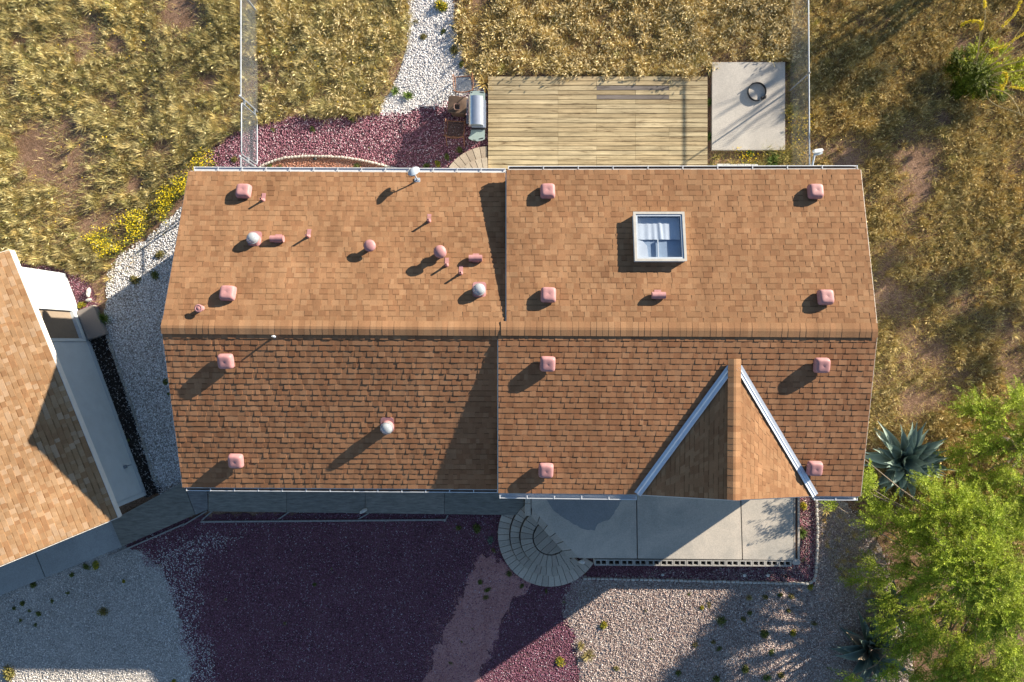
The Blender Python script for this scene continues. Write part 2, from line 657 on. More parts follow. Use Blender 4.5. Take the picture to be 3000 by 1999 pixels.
WHITE_PATH = [(1195, -70), (1200, 0), (1198, 60), (1196, 125), (1183, 175), (1162, 230), (1130, 290), (1100, 335), (1120, 345),
              (1190, 330), (1250, 318), (1310, 298), (1370, 280), (1420, 275), (1402, 240), (1378, 212), (1362, 195),
              (1350, 160), (1338, 120), (1335, 80), (1330, 25), (1315, -70)]
RED_BACK = [(560, 520), (600, 455), (632, 428), (690, 385), (757, 362), (850, 350), (960, 343), (1090, 333), (1190, 328),
            (1310, 300), (1425, 262), (1432, 520), (1400, 620), (560, 620)]
ORANGE_BACK = [(757, 520), (757, 492), (800, 470), (830, 461), (900, 457), (1000, 459), (1060, 468), (1120, 483), (1180, 502), (1200, 560)]
SIDE_GRAVEL = [(560, 590), (520, 615), (470, 665), (420, 705), (350, 755), (318, 800), (308, 900), (310, 985), (345, 1085), (400, 1250),
               (445, 1405), (470, 1450), (640, 1450), (700, 1000), (640, 590)]
MULCH = [(262, 995), (310, 980), (348, 1085), (402, 1250), (447, 1405), (480, 1440), (425, 1460), (340, 1230)]
PURPLE_SIDE = [(40, 745), (120, 775), (190, 800), (245, 800), (275, 860), (290, 900), (240, 920), (195, 815), (110, 790), (40, 790)]
RED_FRONT = [(350, 1600), (560, 1515), (1500, 1480), (1720, 1640), (1690, 1740), (1655, 1800), (1690, 1880), (1700, 2080), (570, 2080), (560, 1960),
             (540, 1850), (500, 1750), (488, 1680), (400, 1610)]
GREY_FRONT = [(-80, 1770), (0, 1738), (357, 1598), (405, 1600), (490, 1680), (505, 1750), (545, 1850), (565, 1960), (575, 2080), (-80, 2080)]
PINK_PATH = [(1410, 1620), (1475, 1650), (1545, 1715), (1500, 1770), (1450, 1860), (1400, 2000), (1380, 2080), (1200, 2080), (1240, 1999),
             (1300, 1850), (1360, 1730)]
PALE_FRONT = [(1700, 1690), (1665, 1725), (1650, 1800), (1690, 1870), (1702, 2080), (2700, 2080), (2640, 1760), (2560, 1560), (2470, 1470),
              (2350, 1440), (2200, 1660)]
FRONT_BED = [(1690, 1630), (1725, 1700), (2385, 1712), (2392, 1690), (2392, 1440), (2320, 1440), (2310, 1640)]

sheet('white_gravel_path', WHITE_PATH, .006, 'white_gravel_bed', .05, 1)
sheet('red_gravel_bed_back', RED_BACK, .010, 'red_gravel_bed', .06, 2)
sheet('orange_gravel_bed', ORANGE_BACK, .014, 'orange_gravel_bed', .01, 3)
sheet('side_gravel_strip', SIDE_GRAVEL, .006, 'grey_gravel_bed', .07, 4)
sheet('mulch_strip', MULCH, .010, 'mulch_bed', .015, 5)
sheet('purple_gravel_patch', PURPLE_SIDE, .006, 'red_gravel_bed', .06, 6)
sheet('grey_gravel_yard', GREY_FRONT, .006, 'grey_gravel_bed', .05, 7)
sheet('red_gravel_yard', RED_FRONT, .010, 'red_gravel_bed', .10, 8)
sheet('pale_gravel_yard', PALE_FRONT, .014, 'pale_gravel_bed', .06, 9)
sheet('pink_dirt_path', PINK_PATH, .018, 'pink_path_bed', .18, 10)
sheet('front_gravel_bed', FRONT_BED, .022, 'red_gravel_bed', .01, 11)

P_WHITE = [(.86, .84, .84), (.88, .87, .87), (.72, .70, .70), (.62, .58, .57), (.78, .74, .70), (.50, .46, .46)]
P_RED = [(.29, .115, .150), (.25, .095, .130), (.34, .160, .195), (.19, .075, .102), (.38, .21, .245), (.155, .066, .092), (.29, .12, .16), (.54, .44, .46)]
P_GREY = [(.66, .61, .57), (.56, .52, .48), (.76, .71, .67), (.38, .35, .32), (.82, .78, .75)]
P_PALE = [(.48, .385, .345), (.41, .315, .28), (.56, .47, .43), (.30, .21, .185), (.72, .63, .59), (.36, .25, .225), (.20, .14, .125)]
P_ORANGE = [(.48, .24, .16), (.40, .18, .11), (.55, .32, .24), (.34, .15, .10)]
P_MULCH = [(.03, .024, .02), (.05, .04, .034), (.02, .016, .014), (.04, .03, .026), (.45, .42, .40)]

stones('white_path_gravel', sample(WHITE_PATH, 1200, 21, .12), .024, .050, P_WHITE, 31)
pr = sample(RED_BACK, 950, 22, .10)
pr = pr[~inpoly(pr, WN(ORANGE_BACK))]
stones('red_bed_gravel', pr, .026, .046, [tuple(min(1, x * 1.22 + .01) for x in c) for c in P_RED], 32, .016)
pw = sample([(1090, 345), (1430, 290), (1425, 240), (1180, 315)], 260, 23, .2)
stones('stray_white_gravel', pw, .03, .055, P_WHITE, 33, .02)
stones('orange_bed_gravel', sample(ORANGE_BACK, 900, 24, 0), .025, .045, P_ORANGE, 34, .018)
stones('side_strip_gravel', sample(SIDE_GRAVEL, 950, 25, .08), .028, .05, P_WHITE[:4] + P_WHITE[:3] + [(.22, .19, .17)], 35, .01)
stones('mulch_chips', sample(MULCH, 1000, 26, .0), .02, .05, P_MULCH, 36, .014)
stones('purple_patch_gravel', sample(PURPLE_SIDE, 900, 27, .12), .025, .045, P_RED, 37, .01)
pf = sample(RED_FRONT, 1050, 28, .20)
pf = pf[~inpoly(pf, WN(PINK_PATH)) | (rng.random(len(pf)) < .22)]
P_YARD = [(.27, .108, .165), (.24, .095, .145), (.31, .135, .195), (.20, .08, .125), (.27, .11, .16), (.23, .09, .14), (.34, .19, .24)]
stones('red_yard_gravel', pf, .020, .038, P_YARD * 2 + [(.56, .48, .52)], 38, .016)
stones('grey_yard_gravel', sample(GREY_FRONT, 1000, 29, .32), .022, .040, P_GREY, 39, .012)
stones('grey_red_mix_gravel', sample([(420, 1600), (700, 1560), (560, 1700), (640, 1999), (590, 2060), (520, 1960), (470, 1700)], 420, 30, .45), .022, .042, P_WHITE[:4] + P_GREY[:2], 40, .02)
stones('pale_yard_gravel', sample(PALE_FRONT, 1150, 41, .20), .020, .048, P_PALE, 41, .02)
stones('pink_path_gravel', sample(PINK_PATH, 800, 42, .42), .014, .032, [(.60, .29, .27), (.53, .245, .23), (.68, .38, .35), (.44, .20, .19)], 42, .02)
stones('front_bed_gravel', sample(FRONT_BED, 1000, 43, 0), .024, .045, P_RED[:6] + [(.10, .04, .045)], 43, .026)

# ------------------------------------------------------------------ grass
DECK = [(1424, 218), (2080, 218), (2082, 520), (1424, 520)]
PAD = [(2087, 183), (2300, 183), (2300, 440), (2086, 440)]
nz_big, nz_mid, nz_col = VNoise(101, 2.2), VNoise(102, .8), VNoise(103, 1.5)

STRAW = np.array([.60, .455, .165])
GOLD = np.array([.54, .375, .115])
OLIVE = np.array([.37, .305, .095])
GREEN = np.array([.24, .28, .06])
PALE = np.array([.72, .59, .29])
SAGE = np.array([.52, .465, .22])
BROWN = np.array([.22, .125, .045])


def blend_cols(n, r_, weights, pal):
    w = np.asarray(weights, float)
    k = r_.choice(len(pal), n, p=w / w.sum())
    c = np.stack(pal)[k]
    return c * (1 + r_.normal(0, .13, (n, 1))).clip(.6, 1.5)


def meadow(name, poly, seed, tuft_d, per, fill_d, weights, pal, excl=(), bare=(), size=(.22, .46), heads=0, hcol=(.74, .62, .36), width=.0075):
    r_ = np.random.default_rng(seed)
    acc = Acc()

    def keep(P):
        k = np.ones(len(P), bool)
        for e in excl:
            k &= ~inpoly(P, WN(e))
        for (bx, by, br) in bare:
            c = W(bx, by)
            d = np.hypot(P[:, 0] - c.x, P[:, 1] - c.y) / (br * HC / F)
            k &= r_.random(len(P)) < np.clip((d - .45) * 1.6, 0.03, 1)
        return k

    T = sample(poly, tuft_d, seed + 1, .08)
    dn = nz_big(T) * .55 + nz_mid(T) * .45
    T = T[(r_.random(len(T)) < np.clip((dn - .30) * 3.4, .06, 1)) & keep(T)]
    tn = len(T)
    ts = r_.uniform(size[0], size[1], tn) * (.50 + .55 * nz_mid(T + 7.7) + .55 * nz_big(T + 3.1))
    tc = blend_cols(tn, r_, weights, pal)
    gr = nz_col(T)[:, None]
    zone = np.clip((nz_big(T + 31.3) - .35) * 3.0, 0, 1)[:, None]      # paler and browner stretches of the field
    tc = tc * (1 - .35 * zone) + (np.stack([SAGE, PALE])[(r_.random(tn) < .4).astype(int)] * zone + BROWN * (1 - zone)) * .35 * zone + BROWN * .12 * (1 - zone)
    tc = tc * (.62 + .76 * gr)
    lean_a = r_.uniform(0, 6.283, tn)
    idx = np.repeat(np.arange(tn), per)
    n = len(idx)
    az = r_.uniform(0, 6.283, n)
    inc = np.abs(r_.normal(.55, .38, n)).clip(.03, 1.45)
    off = r_.uniform(0, .07, n) * ts[idx] / .3
    P = T[idx] + np.stack([np.cos(az), np.sin(az)], 1) * off[:, None]
    az2 = az + r_.normal(0, .5, n) + .5 * np.sin(lean_a[idx] - az)
    L = ts[idx] * r_.uniform(.55, 1.15, n)
    cols = (tc[idx] * .55 + blend_cols(n, r_, weights, pal) * .45) * (1 + r_.normal(0, .14, (n, 1))).clip(.5, 1.5)
    V, q, t, c, tip, d = blades(P, az2, inc, L, r_.uniform(width * .7, width * 1.4, n), cols)
    acc.put(V, q, t, c)
    if heads:
        k = r_.random(n) < heads
        k &= inc < .8
        C = tip[k]
        m_ = k.sum()
        D = np.concatenate([d[k] * .8, np.full((m_, 1), .35)], 1) + r_.normal(0, .25, (m_, 3))
        D /= np.linalg.norm(D, axis=1, keepdims=True)
        U = np.cross(D, np.array([0, 0, 1.0]) + r_.normal(0, .4, (m_, 3)))
        U /= np.linalg.norm(U, axis=1, keepdims=True)
        hc = np.asarray(hcol) * (1 + r_.normal(0, .18, (m_, 1))).clip(.6, 1.5)
        V, q, c = leaf_quads(C, D, U, r_.uniform(.07, .13, m_), r_.uniform(.024, .04, m_), hc)
        acc.put(V, q, None, c)
        U2 = np.cross(D, U)
        V, q, c = leaf_quads(C, D, U2, r_.uniform(.07, .12, m_), r_.uniform(.024, .04, m_), hc)
        acc.put(V, q, None, c)
    Pf = sample(poly, fill_d, seed + 2, .05)
    dn = nz_big(Pf) * .5 + nz_mid(Pf) * .5
    Pf = Pf[(r_.random(len(Pf)) < np.clip((dn - .22) * 2.6, .08, 1)) & keep(Pf)]
    n = len(Pf)
    cols = blend_cols(n, r_, weights, pal) * .92
    V, q, t, c, tip, d = blades(Pf, r_.uniform(0, 6.283, n), np.abs(r_.normal(.8, .4, n)).clip(.05, 1.5), r_.uniform(.07, .24, n),
                                r_.uniform(width * .6, width * 1.2, n), cols)
    acc.put(V, q, t, c)
    return tag(acc.build(name, 'grass'), kind='stuff')


FIELD_L = [(-90, -90), (1200, -90), (1196, 125), (1162, 230), (1105, 335), (1050, 340), (900, 347), (757, 364), (690, 388), (632, 432),
           (600, 455), (560, 505), (500, 610), (430, 685), (330, 750), (300, 800), (270, 830), (190, 790), (60, 770), (20, 770), (-90, 780)]
FIELD_M = [(1345, -90), (2335, -90), (2335, 183), (2085, 183), (2078, 230), (1428, 218), (1425, 262), (1395, 235), (1365, 200), (1347, 150), (1340, 80)]
FIELD_R = [(2335, -90), (3120, -90), (3120, 1800), (2900, 1800), (2740, 1560), (2600, 1470), (2480, 1440), (2380, 1380), (2380, 500), (2335, 490)]
FIELD_PAD = [(2302, 183), (2335, 183), (2378, 500), (2085, 520), (2082, 442), (2302, 442)]

meadow('dry_grass_field_left', FIELD_L, 201, 26, 62, 2200, [3.5, 1.5, 4, 1.0, 2.2, 6, 2], [STRAW, GOLD, OLIVE, GREEN, PALE, SAGE, BROWN],
       bare=[(530, 40, 95), (100, 425, 90), (345, 130, 45), (60, 120, 40), (620, 240, 35), (400, 540, 40), (330, 300, 40), (240, 170, 30), (480, 430, 45)], size=(.15, .33), heads=.03, hcol=(.60, .53, .29))
meadow('golden_grass_field', FIELD_M, 202, 28, 60, 2000, [4, 6, 1.2, .4, 3, 2], [STRAW, GOLD, OLIVE, GREEN, PALE, BROWN],
       heads=.22, size=(.18, .36))
meadow('golden_grass_by_path', [(760, -90), (1195, -90), (1190, 130), (1160, 230), (1100, 330), (900, 340), (770, 350)], 206, 10, 55, 60,
       [4, 4, 1.5, .6, 4, 1], [STRAW, GOLD, OLIVE, GREEN, PALE, BROWN], heads=.2, size=(.18, .34))
meadow('dry_grass_field_right', FIELD_R, 203, 27, 60, 2100, [3, 5, 3, .7, 1.4, .6, 4], [STRAW, GOLD, OLIVE, GREEN, PALE, SAGE, BROWN],
       bare=[(2690, 480, 60), (2470, 480, 55), (2760, 350, 35), (2700, 560, 45)], size=(.14, .31), heads=.08, hcol=(.60, .47, .22))
meadow('green_grass_by_pad', FIELD_PAD, 204, 16, 60, 800, [1.5, 3, 4, 4, 1], [STRAW, GOLD, OLIVE, GREEN, BROWN], excl=[PAD], size=(.14, .32))
meadow('sparse_dry_grass', [(2420, 1480), (2560, 1480), (2760, 1560), (2900, 1800), (2860, 2050), (2600, 1850), (2450, 1690), (2400, 1560)], 205, 9, 40, 420,
       [3, 4, 3, 1, 2, 3], [STRAW, GOLD, OLIVE, GREEN, PALE, BROWN], size=(.10, .24))
meadow('grass_by_side_gravel', [(300, 790), (340, 745), (430, 690), (480, 660), (520, 660), (420, 745), (380, 800), (330, 830), (300, 930), (270, 880)], 207, 9, 50, 260,
       [3, 3, 3, 2], [STRAW, GOLD, OLIVE, GREEN], size=(.15, .3))


def flowers(name, poly, seed, dens, hmin, hmax, col=(.82, .56, .012), gcol=(.17, .20, .045), rag=.2):
    r_ = np.random.default_rng(seed)
    acc = Acc()
    P = sample(poly, dens, seed, rag)
    nn = VNoise(seed + 9, .5)(P)
    P = P[r_.random(len(P)) < np.clip((nn - .2) * 2.2, .06, 1)]
    n = len(P)
    h = r_.uniform(hmin, hmax, n)
    C = np.concatenate([P, h[:, None]], 1)
    D = unit(n, r_)
    D[:, 2] *= .4
    D /= np.linalg.norm(D, axis=1, keepdims=True)
    U = np.cross(D, np.array([0, 0, 1.0]) + r_.normal(0, .5, (n, 3)))
    U /= np.linalg.norm(U, axis=1, keepdims=True)
    cl = np.array(col) * (1 + r_.normal(0, .15, (n, 1))).clip(.6, 1.3)
    V, q, c = leaf_quads(C, D, U, r_.uniform(.02, .04, n), r_.uniform(.02, .04, n), cl)
    acc.put(V, q, None, c)
    m_ = int(n * .9)
    k = r_.integers(0, n, m_)
    Pk = P[k] + r_.normal(0, .03, (m_, 2))
    gc = np.array(gcol) * (1 + r_.normal(0, .2, (m_, 1))).clip(.5, 1.6)
    V, q, t, c, _, _ = blades(Pk, r_.uniform(0, 6.28, m_), np.abs(r_.normal(.4, .3, m_)), h[k] * r_.uniform(.6, 1.0, m_), np.full(m_, .009), gc)
    acc.put(V, q, t, c)
    return tag(acc.build(name, 'grass'), kind='stuff')


flowers('yellow_wildflowers', [(640, 440), (610, 430), (560, 480), (500, 560), (440, 610), (400, 620), (340, 660), (260, 700), (300, 745), (380, 730),
                               (470, 670), (530, 600), (570, 520), (640, 490)], 301, 1250, .15, .40, col=(.82, .61, .025))
flowers('yellow_blooms_by_pad', [(2310, 330), (2360, 330), (2365, 470), (2310, 450)], 302, 350, .1, .28)
flowers('yellow_blooms_below_pad', [(2140, 445), (2290, 445), (2280, 470), (2150, 470)], 303, 260, .08, .2)
flowers('scattered_yellow_blooms', [(700, 100), (1150, 60), (1100, 320), (800, 345)], 304, 14, .15, .35)
flowers('blooms_in_left_field', [(100, 20), (640, 20), (640, 400), (300, 600), (20, 700)], 305, 7, .15, .35, rag=.5)

# ================================================================== HOUSE
ZR, ZL, ZE = 4.5, 3.34, 3.745          # ridge, low eave (west half), high eave (east half)
SH = [(0.3071, 0.1702, 0.0887), (0.2926, 0.1587, 0.0817), (0.2767, 0.1464, 0.0753), (0.3203, 0.1816, 0.0964), (0.2665, 0.14, 0.0715), (0.2985, 0.1637, 0.0848), (0.2839, 0.1521, 0.0785), (0.252, 0.1291, 0.0658)]
SHS = [(c[0] * 1.02, c[1] * .94, c[2] * .93) for c in SH]      # the south slopes are slightly redder


def bil(eL, eR, rR, rL, u, v):
    return (eL * (1 - u) + eR * u) * (1 - v) + (rL * (1 - u) + rR * u) * v


def shingles(mb, eL, eR, rR, rL, pal, seed, course=.143, wav=.004, thick=.008, tooth_h=.005):
    """courses of laminated tabs, each a thin wedge with its own tone, on a closed deck"""
    rnd = random.Random(seed)
    n = (eR - eL).cross(rL - eL) if (eR - eL).length > .05 else (rR - eL).cross(rL - eL)
    if n.z < 0:
        eL, eR, rR, rL = eR, eL, rL, rR
        n = -n
    n.normalize()
    # deck
    lo = [p - n * .10 for p in (eL, eR, rR, rL)]
    hi = [p - n * .004 for p in (eL, eR, rR, rL)]
    if (eR - eL).length > .05:
        mb.hexa(lo, hi, (.16, .10, .06))
    else:
        mb.hexa([lo[0], lo[2], lo[3]], [hi[0], hi[2], hi[3]], (.16, .10, .06))
    slope = ((rL + rR) * .5 - (eL + eR) * .5).length
    nc = max(3, round(slope / course))
    for i in range(nc):
        v0, v1 = i / nc, min(1.0, (i + 1.25) / nc)
        w0 = (bil(eL, eR, rR, rL, 1, v0) - bil(eL, eR, rR, rL, 0, v0)).length
        w1 = (bil(eL, eR, rR, rL, 1, v1) - bil(eL, eR, rR, rL, 0, v1)).length
        ww = max(w0, w1)
        u = -rnd.uniform(0, .15) / max(ww, .2)
        tooth = rnd.random() < .5
        rowt = rnd.uniform(.97, 1.03)
        hprev = thick
        while u < 1:
            wid = rnd.uniform(.085, .215) if tooth else rnd.uniform(.08, .19)
            u1 = u + wid / max(ww, .2)
            ua, ub = max(0, u), min(1, u1)
            if 1 - ub < .04 / max(ww, .2):
                ub = 1
            if ub > ua:
                h = thick + (tooth_h if tooth else 0) + rnd.uniform(0, wav * .5)
                ha, hb = h + rnd.uniform(-wav, wav) * .5, h + rnd.uniform(-wav, wav) * .5
                c = pal[rnd.randrange(len(pal))]
                k = rowt * rnd.uniform(.95, 1.06)
                c = (c[0] * k, c[1] * k, c[2] * k)
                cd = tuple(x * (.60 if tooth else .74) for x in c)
                dv = (v1 - v0)
                vm = v0 + (1 / nc) * .80
                A, B = bil(eL, eR, rR, rL, ua, v0), bil(eL, eR, rR, rL, ub, v0)
                Cc, D = bil(eL, eR, rR, rL, ub, v1), bil(eL, eR, rR, rL, ua, v1)
                E, G = bil(eL, eR, rR, rL, ua, vm), bil(eL, eR, rR, rL, ub, vm)
                f = (vm - v0) / max(dv, 1e-6)
                hm = .002
                At, Bt = A + n * ha, B + n * hb
                Ct, Dt = Cc + n * hm, D + n * hm
                Et, Gt = E + n * (ha * (1 - f) + hm * f), G + n * (hb * (1 - f) + hm * f)
                mb.quad(At, Bt, Gt, Et, c)
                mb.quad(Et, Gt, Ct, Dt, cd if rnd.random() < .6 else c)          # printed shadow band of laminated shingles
                mb.quad(A, B, Bt, At, tuple(x * .8 for x in c))
                mb.add([A, At, Et, E], [(0, 1, 2, 3)], c)
                mb.add([B, G, Gt, Bt], [(0, 1, 2, 3)], c)
            u = u1
            tooth = not tooth
    return mb


def ridge_caps(mb, a, b_, sN, sS, pal, seed, half=.175, expo=.145):
    """overlapping bent caps along a ridge a->b_; sN, sS slopes on the left/right of travel"""
    rnd = random.Random(seed)
    L = (b_ - a).length
    t = (b_ - a) / L
    side = Vector((-t.y, t.x, 0)).normalized()
    n = max(2, round(L / expo))
    st = (-half, -half * .55, -half * .18, half * .18, half * .55, half)
    for i in range(n):
        s0, s1 = i * L / n, min(L, (i + 1.3) * L / n)
        c = pal[rnd.randrange(len(pal))]
        k = rnd.uniform(.95, 1.15)
        c = tuple(x * k for x in c)
        lift0, lift1 = .016 + rnd.uniform(0, .003), .020 + rnd.uniform(-.002, .003)
        sk = rnd.uniform(-.007, .007)

        def pt(s, q, lift):
            sl = sN if q > 0 else sS
            z = -sl * max(abs(q) - half * .12, 0) + .012
            return a + t * (s + sk * q / half) + side * q + Vector((0, 0, z + lift))
        lo_ = [pt(s0, q, lift1) for q in st]
        hi_ = [pt(s1, q, lift0) for q in st]
        bot = [p - Vector((0, 0, .03)) for p in lo_]
        m_ = len(st)
        fs = [(j + 1, j, m_ + j, m_ + j + 1) for j in range(m_ - 1)] + [(j, j + 1, 2 * m_ + j + 1, 2 * m_ + j) for j in range(m_ - 1)]
        mb.add(lo_ + hi_ + bot, fs, c)


house = thing('house', 'long single-storey house with brown shingle roof, pink vents and small front gable', 'house', (0, 0, 0))

LN = [W(553, 503, ZL), W(1487, 508, ZL), W(1487, 964, ZR), W(473, 958, ZR)]
LS = [W(535, 1428, ZL), W(1470, 1434, ZL), W(1470, 964, ZR), W(473, 958, ZR)]
RN = [W(1484, 499, ZE), W(2521, 497, ZE), W(2571, 969, ZR + .012), W(1484, 963, ZR + .012)]
RS = [W(1460, 1445, ZE), W(2521, 1455, ZE), W(2571, 969, ZR + .012), W(1460, 963, ZR + .012)]

mb = MB()
shingles(mb, *LN, SH, 1)
shingles(mb, *LS, SHS, 2, wav=.009)
roofL = mb.build('roof', 'shingle', house)
mb = MB()
shingles(mb, *RN, SH, 3)
shingles(mb, *RS, SHS, 4, wav=.005)
roofR = mb.build('roof', 'shingle', house)
slN, slS = (ZR - ZL) / (LN[0].y - LN[3].y), (ZR - ZL) / (LS[3].y - LS[0].y)
slNr, slSr = (ZR - ZE) / (RN[0].y - RN[3].y), (ZR - ZE) / (RS[3].y - RS[0].y)
mb = MB()
ridge_caps(mb, LN[3] + Vector((0, 0, .0)), W(1470, 964, ZR), slN, slS, SH[:4] + SH[5:7], 5)
mb.build('ridge_cap', 'shingle', roofL)
mb = MB()
ridge_caps(mb, W(1468, 963, ZR + .012), RN[2], slNr, slSr, SH[:4] + SH[5:7], 6)
mb.build('ridge_cap', 'shingle', roofR)


class Plane:
    def __init__(self, c):
        self.p = c[0]
        self.n = (c[1] - c[0]).cross(c[3] - c[0]).normalized()
        if self.n.z < 0:
            self.n = -self.n

    def z(self, x, y):
        return self.p.z - (self.n.x * (x - self.p.x) + self.n.y * (y - self.p.y)) / self.n.z

    def hit(self, px, py, h=0.0):
        z = self.p.z + h
        for _ in range(12):
            q = W(px, py, z)
            z = self.z(q.x, q.y) + h
        q = W(px, py, z)
        return Vector((q.x, q.y, self.z(q.x, q.y)))

    def ang(self):
        return math.atan2(-self.n.y, self.n.z)


pLN, pLS, pRN, pRS = Plane(LN), Plane(LS), Plane(RN), Plane(RS)

# walls (a pentagon profile drawn along the house), inset a hand's width under the eaves
mb = MB()


def hall(mb, x0, x1, yS, yN, zS, zN, yr, zr):
    prof = [(yS, 0), (yN, 0), (yN, zN), (yr, zr), (yS, zS)]
    mb.loft([[(x0, y, z) for y, z in prof], [(x1, y, z) for y, z in prof]])


hall(mb, LN[0].x + .12, RN[0].x + .06, LS[0].y + .1, LN[0].y - .12, ZL - .10, ZL - .10, LN[3].y, ZR - .14)
mb.build('wall', 'siding', house)
mb = MB()
hall(mb, RN[0].x + .10, RN[1].x - .10, RS[0].y + .04, RN[0].y - .10, ZE - .10, ZE - .10, RN[3].y, ZR - .13)
mb.build('wall', 'siding', house)


def board(mb, a, b_, h, t, up=0.0, col=(1, 1, 1)):
    """upright board from a to b_, thickness t towards the right of travel, hanging h below"""
    d = (b_ - a)
    s = Vector((d.y, -d.x, 0)).normalized() * t
    lo = [a - Vector((0, 0, h)), b_ - Vector((0, 0, h)), b_ + s - Vector((0, 0, h)), a + s - Vector((0, 0, h))]
    hi = [p + Vector((0, 0, h + up)) for p in lo]
    mb.hexa(lo[::-1], hi[::-1], col)


dz = Vector((0, 0, -.03))
mb = MB()
board(mb, LN[0] + dz + Vector((.02, .003, 0)), Vector((RN[0].x - .02, LN[1].y + .003, ZL)) + dz, .15, -.02)
mb.build('fascia', 'fascia_paint', house)
mb = MB()
board(mb, LS[0] + dz + Vector((.02, -.003, 0)), LS[1] + dz + Vector((-.06, -.003, 0)), .15, .02)
mb.build('fascia', 'fascia_paint', house)
mb = MB()
board(mb, RN[0] + dz + Vector((.02, .003, 0)), RN[1] + dz + Vector((-.02, .003, 0)), .15, -.02)
mb.build('fascia', 'fascia_paint', house)
mb = MB()
board(mb, RS[0] + dz + Vector((.02, -.003, 0)), RS[1] + dz + Vector((-.02, -.003, 0)), .15, .02)
mb.build('fascia', 'fascia_paint', house)
for a, b_ in ((LN[0], LN[3]), (LN[3], LS[0]), (RN[1], RN[2]), (RN[2], RS[1]), (RN[0], RN[3]), (RS[0], RS[3])):
    west = a.x < 4
    mb = MB()
    off = Vector((-.004 if west else .004, 0, -.02))
    board(mb, a + off, b_ + off, .14, .02 * (1 if (west == (a.y > b_.y)) else -1))
    mb.build('rake_board', 'fascia_paint', house)


def gutter(a, b_, out, name='gutter', w=.11, h=.10, step=.62, guard=False, dark_inside=False):
    """open trough with hanger straps; out = +1 opens to north, -1 to south"""
    m_ = MB()
    x0, x1 = a.x, b_.x

    def P(x, dy, dz_):
        f = (x - x0) / (x1 - x0)
        return Vector((x, a.y + (b_.y - a.y) * f + out * dy, a.z + (b_.z - a.z) * f + dz_))
    prof = [(.0, .0), (.0, -h), (w * .75, -h), (w, -h * .4), (w, .0), (w - .018, .002), (w - .018, -.012), (w - .007, -.012),
            (w - .007, -h * .4), (w * .72, -h + .007), (.007, -h + .007), (.007, 0)]
    if out > 0:
        ring = lambda x: [P(x, dy, dz_) for dy, dz_ in prof]
    else:
        ring = lambda x: [P(x, dy, dz_) for dy, dz_ in prof[::-1]]
    m_.loft([ring(x0), ring(x1)])
    n = max(2, int((x1 - x0) / step))
    for i in range(n + 1):
        x = x0 + .012 + (x1 - x0 - .024) * i / n
        lo = [P(x - .012, .002, .003), P(x + .012, .002, .003), P(x + .012, w, .003), P(x - .012, w, .003)]
        if out < 0:
            lo = lo[::-1]
        m_.hexa(lo, [p + Vector((0, 0, .006)) for p in lo])
    if guard:
        q = [P(x0 + .01, .004, -.018), P(x1 - .01, .004, -.018), P(x1 - .01, w - .008, -.022), P(x0 + .01, w - .008, -.022)]
        m_.quad(*q)
    gut = m_.build(name, 'gutter_metal', house)
    if dark_inside:                                  # dark strip added along the trough to darken its inside
        m_ = MB()
        q = [P(x0 + .02, .012, -.022), P(x1 - .02, .012, -.022), P(x1 - .02, w - .024, -.03), P(x0 + .02, w - .024, -.03)]
        m_.quad(*(q if out < 0 else q[::-1]))
        m_.build('trough_dark_strip', 'brown_plastic', gut, origin=(0, 0, 0))
    return gut


gutter(LN[0] + Vector((.12, .026, -.03)), Vector((RN[0].x - .03, LN[1].y + .026, ZL - .03)), 1, guard=True, w=.105)
gutter(RN[0] + Vector((.04, .026, -.03)), RN[1] + Vector((-.06, .026, -.03)), 1, step=.85, w=.085, dark_inside=True)
gutter(LS[0] + Vector((.08, -.026, -.03)), LS[1] + Vector((-.10, -.026, -.03)), -1, w=.08, dark_inside=True)
gutter(RS[0] + Vector((.03, -.026, -.03)), W(1866, 1450, ZE) + Vector((0, -.026, -.03)), -1, w=.12)
gutter(W(2386, 1454, ZE) + Vector((0, -.026, -.03)), RS[1] + Vector((-.06, -.026, -.03)), -1, w=.09)

# front gable over the porch
ZG = pRS.hit(2150, 1066).z + .02
gA = pRS.hit(2150, 1066)
gA.z = ZG + .04
gF = W(2150, 1466, ZG + .34)
gW, gE = W(1870, 1450, ZE + .015), W(2384, 1454, ZE + .015)
mb = MB()
SG = [tuple(x * 1.0 for x in c) for c in SH]
shingles(mb, gW, gW, gA, gF, SG, 7, wav=.001, thick=.003, tooth_h=.002)
shingles(mb, gE, gE, gF, gA, SG, 8)
porch_roof = mb.build('porch_roof', 'shingle', house)
mb = MB()
sg = (ZG - ZE) / (gF.x - gW.x)
ridge_caps(mb, gF, gA + Vector((0, .12, 0)), sg, sg, SH, 9, half=.16)
mb.build('ridge_cap', 'shingle', porch_roof)
for v in (gW, gE):
    mb = MB()
    d = (gA - v)
    s = Vector((-d.y, d.x, 0)).normalized() * (1 if v is gW else -1)     # towards the main roof
    a = v + d * .0 + Vector((0, 0, .02))
    b_ = v + d * .97 + Vector((0, 0, .02))

    def vp(p, off, up):
        q = p + s * off
        return Vector((q.x, q.y, max(pRS.z(q.x, q.y) if off > 0 else p.z, p.z - .02) + up))
    sec = [(.125, .018), (.05, .020), (.025, .050), (.0, .022), (-.045, .036), (-.055, .055), (-.06, .03)]
    r0 = [vp(a, o, u) for o, u in sec]
    r1 = [vp(b_, o, u) for o, u in sec]
    k = len(sec)
    fs = [(i, i + 1, k + i + 1, k + i) for i in range(k - 1)]
    if v is gW:
        fs = [f[::-1] for f in fs]
    mb.add(r0 + r1, fs)
    mb.build('valley_flashing', 'flashing_metal', porch_roof)
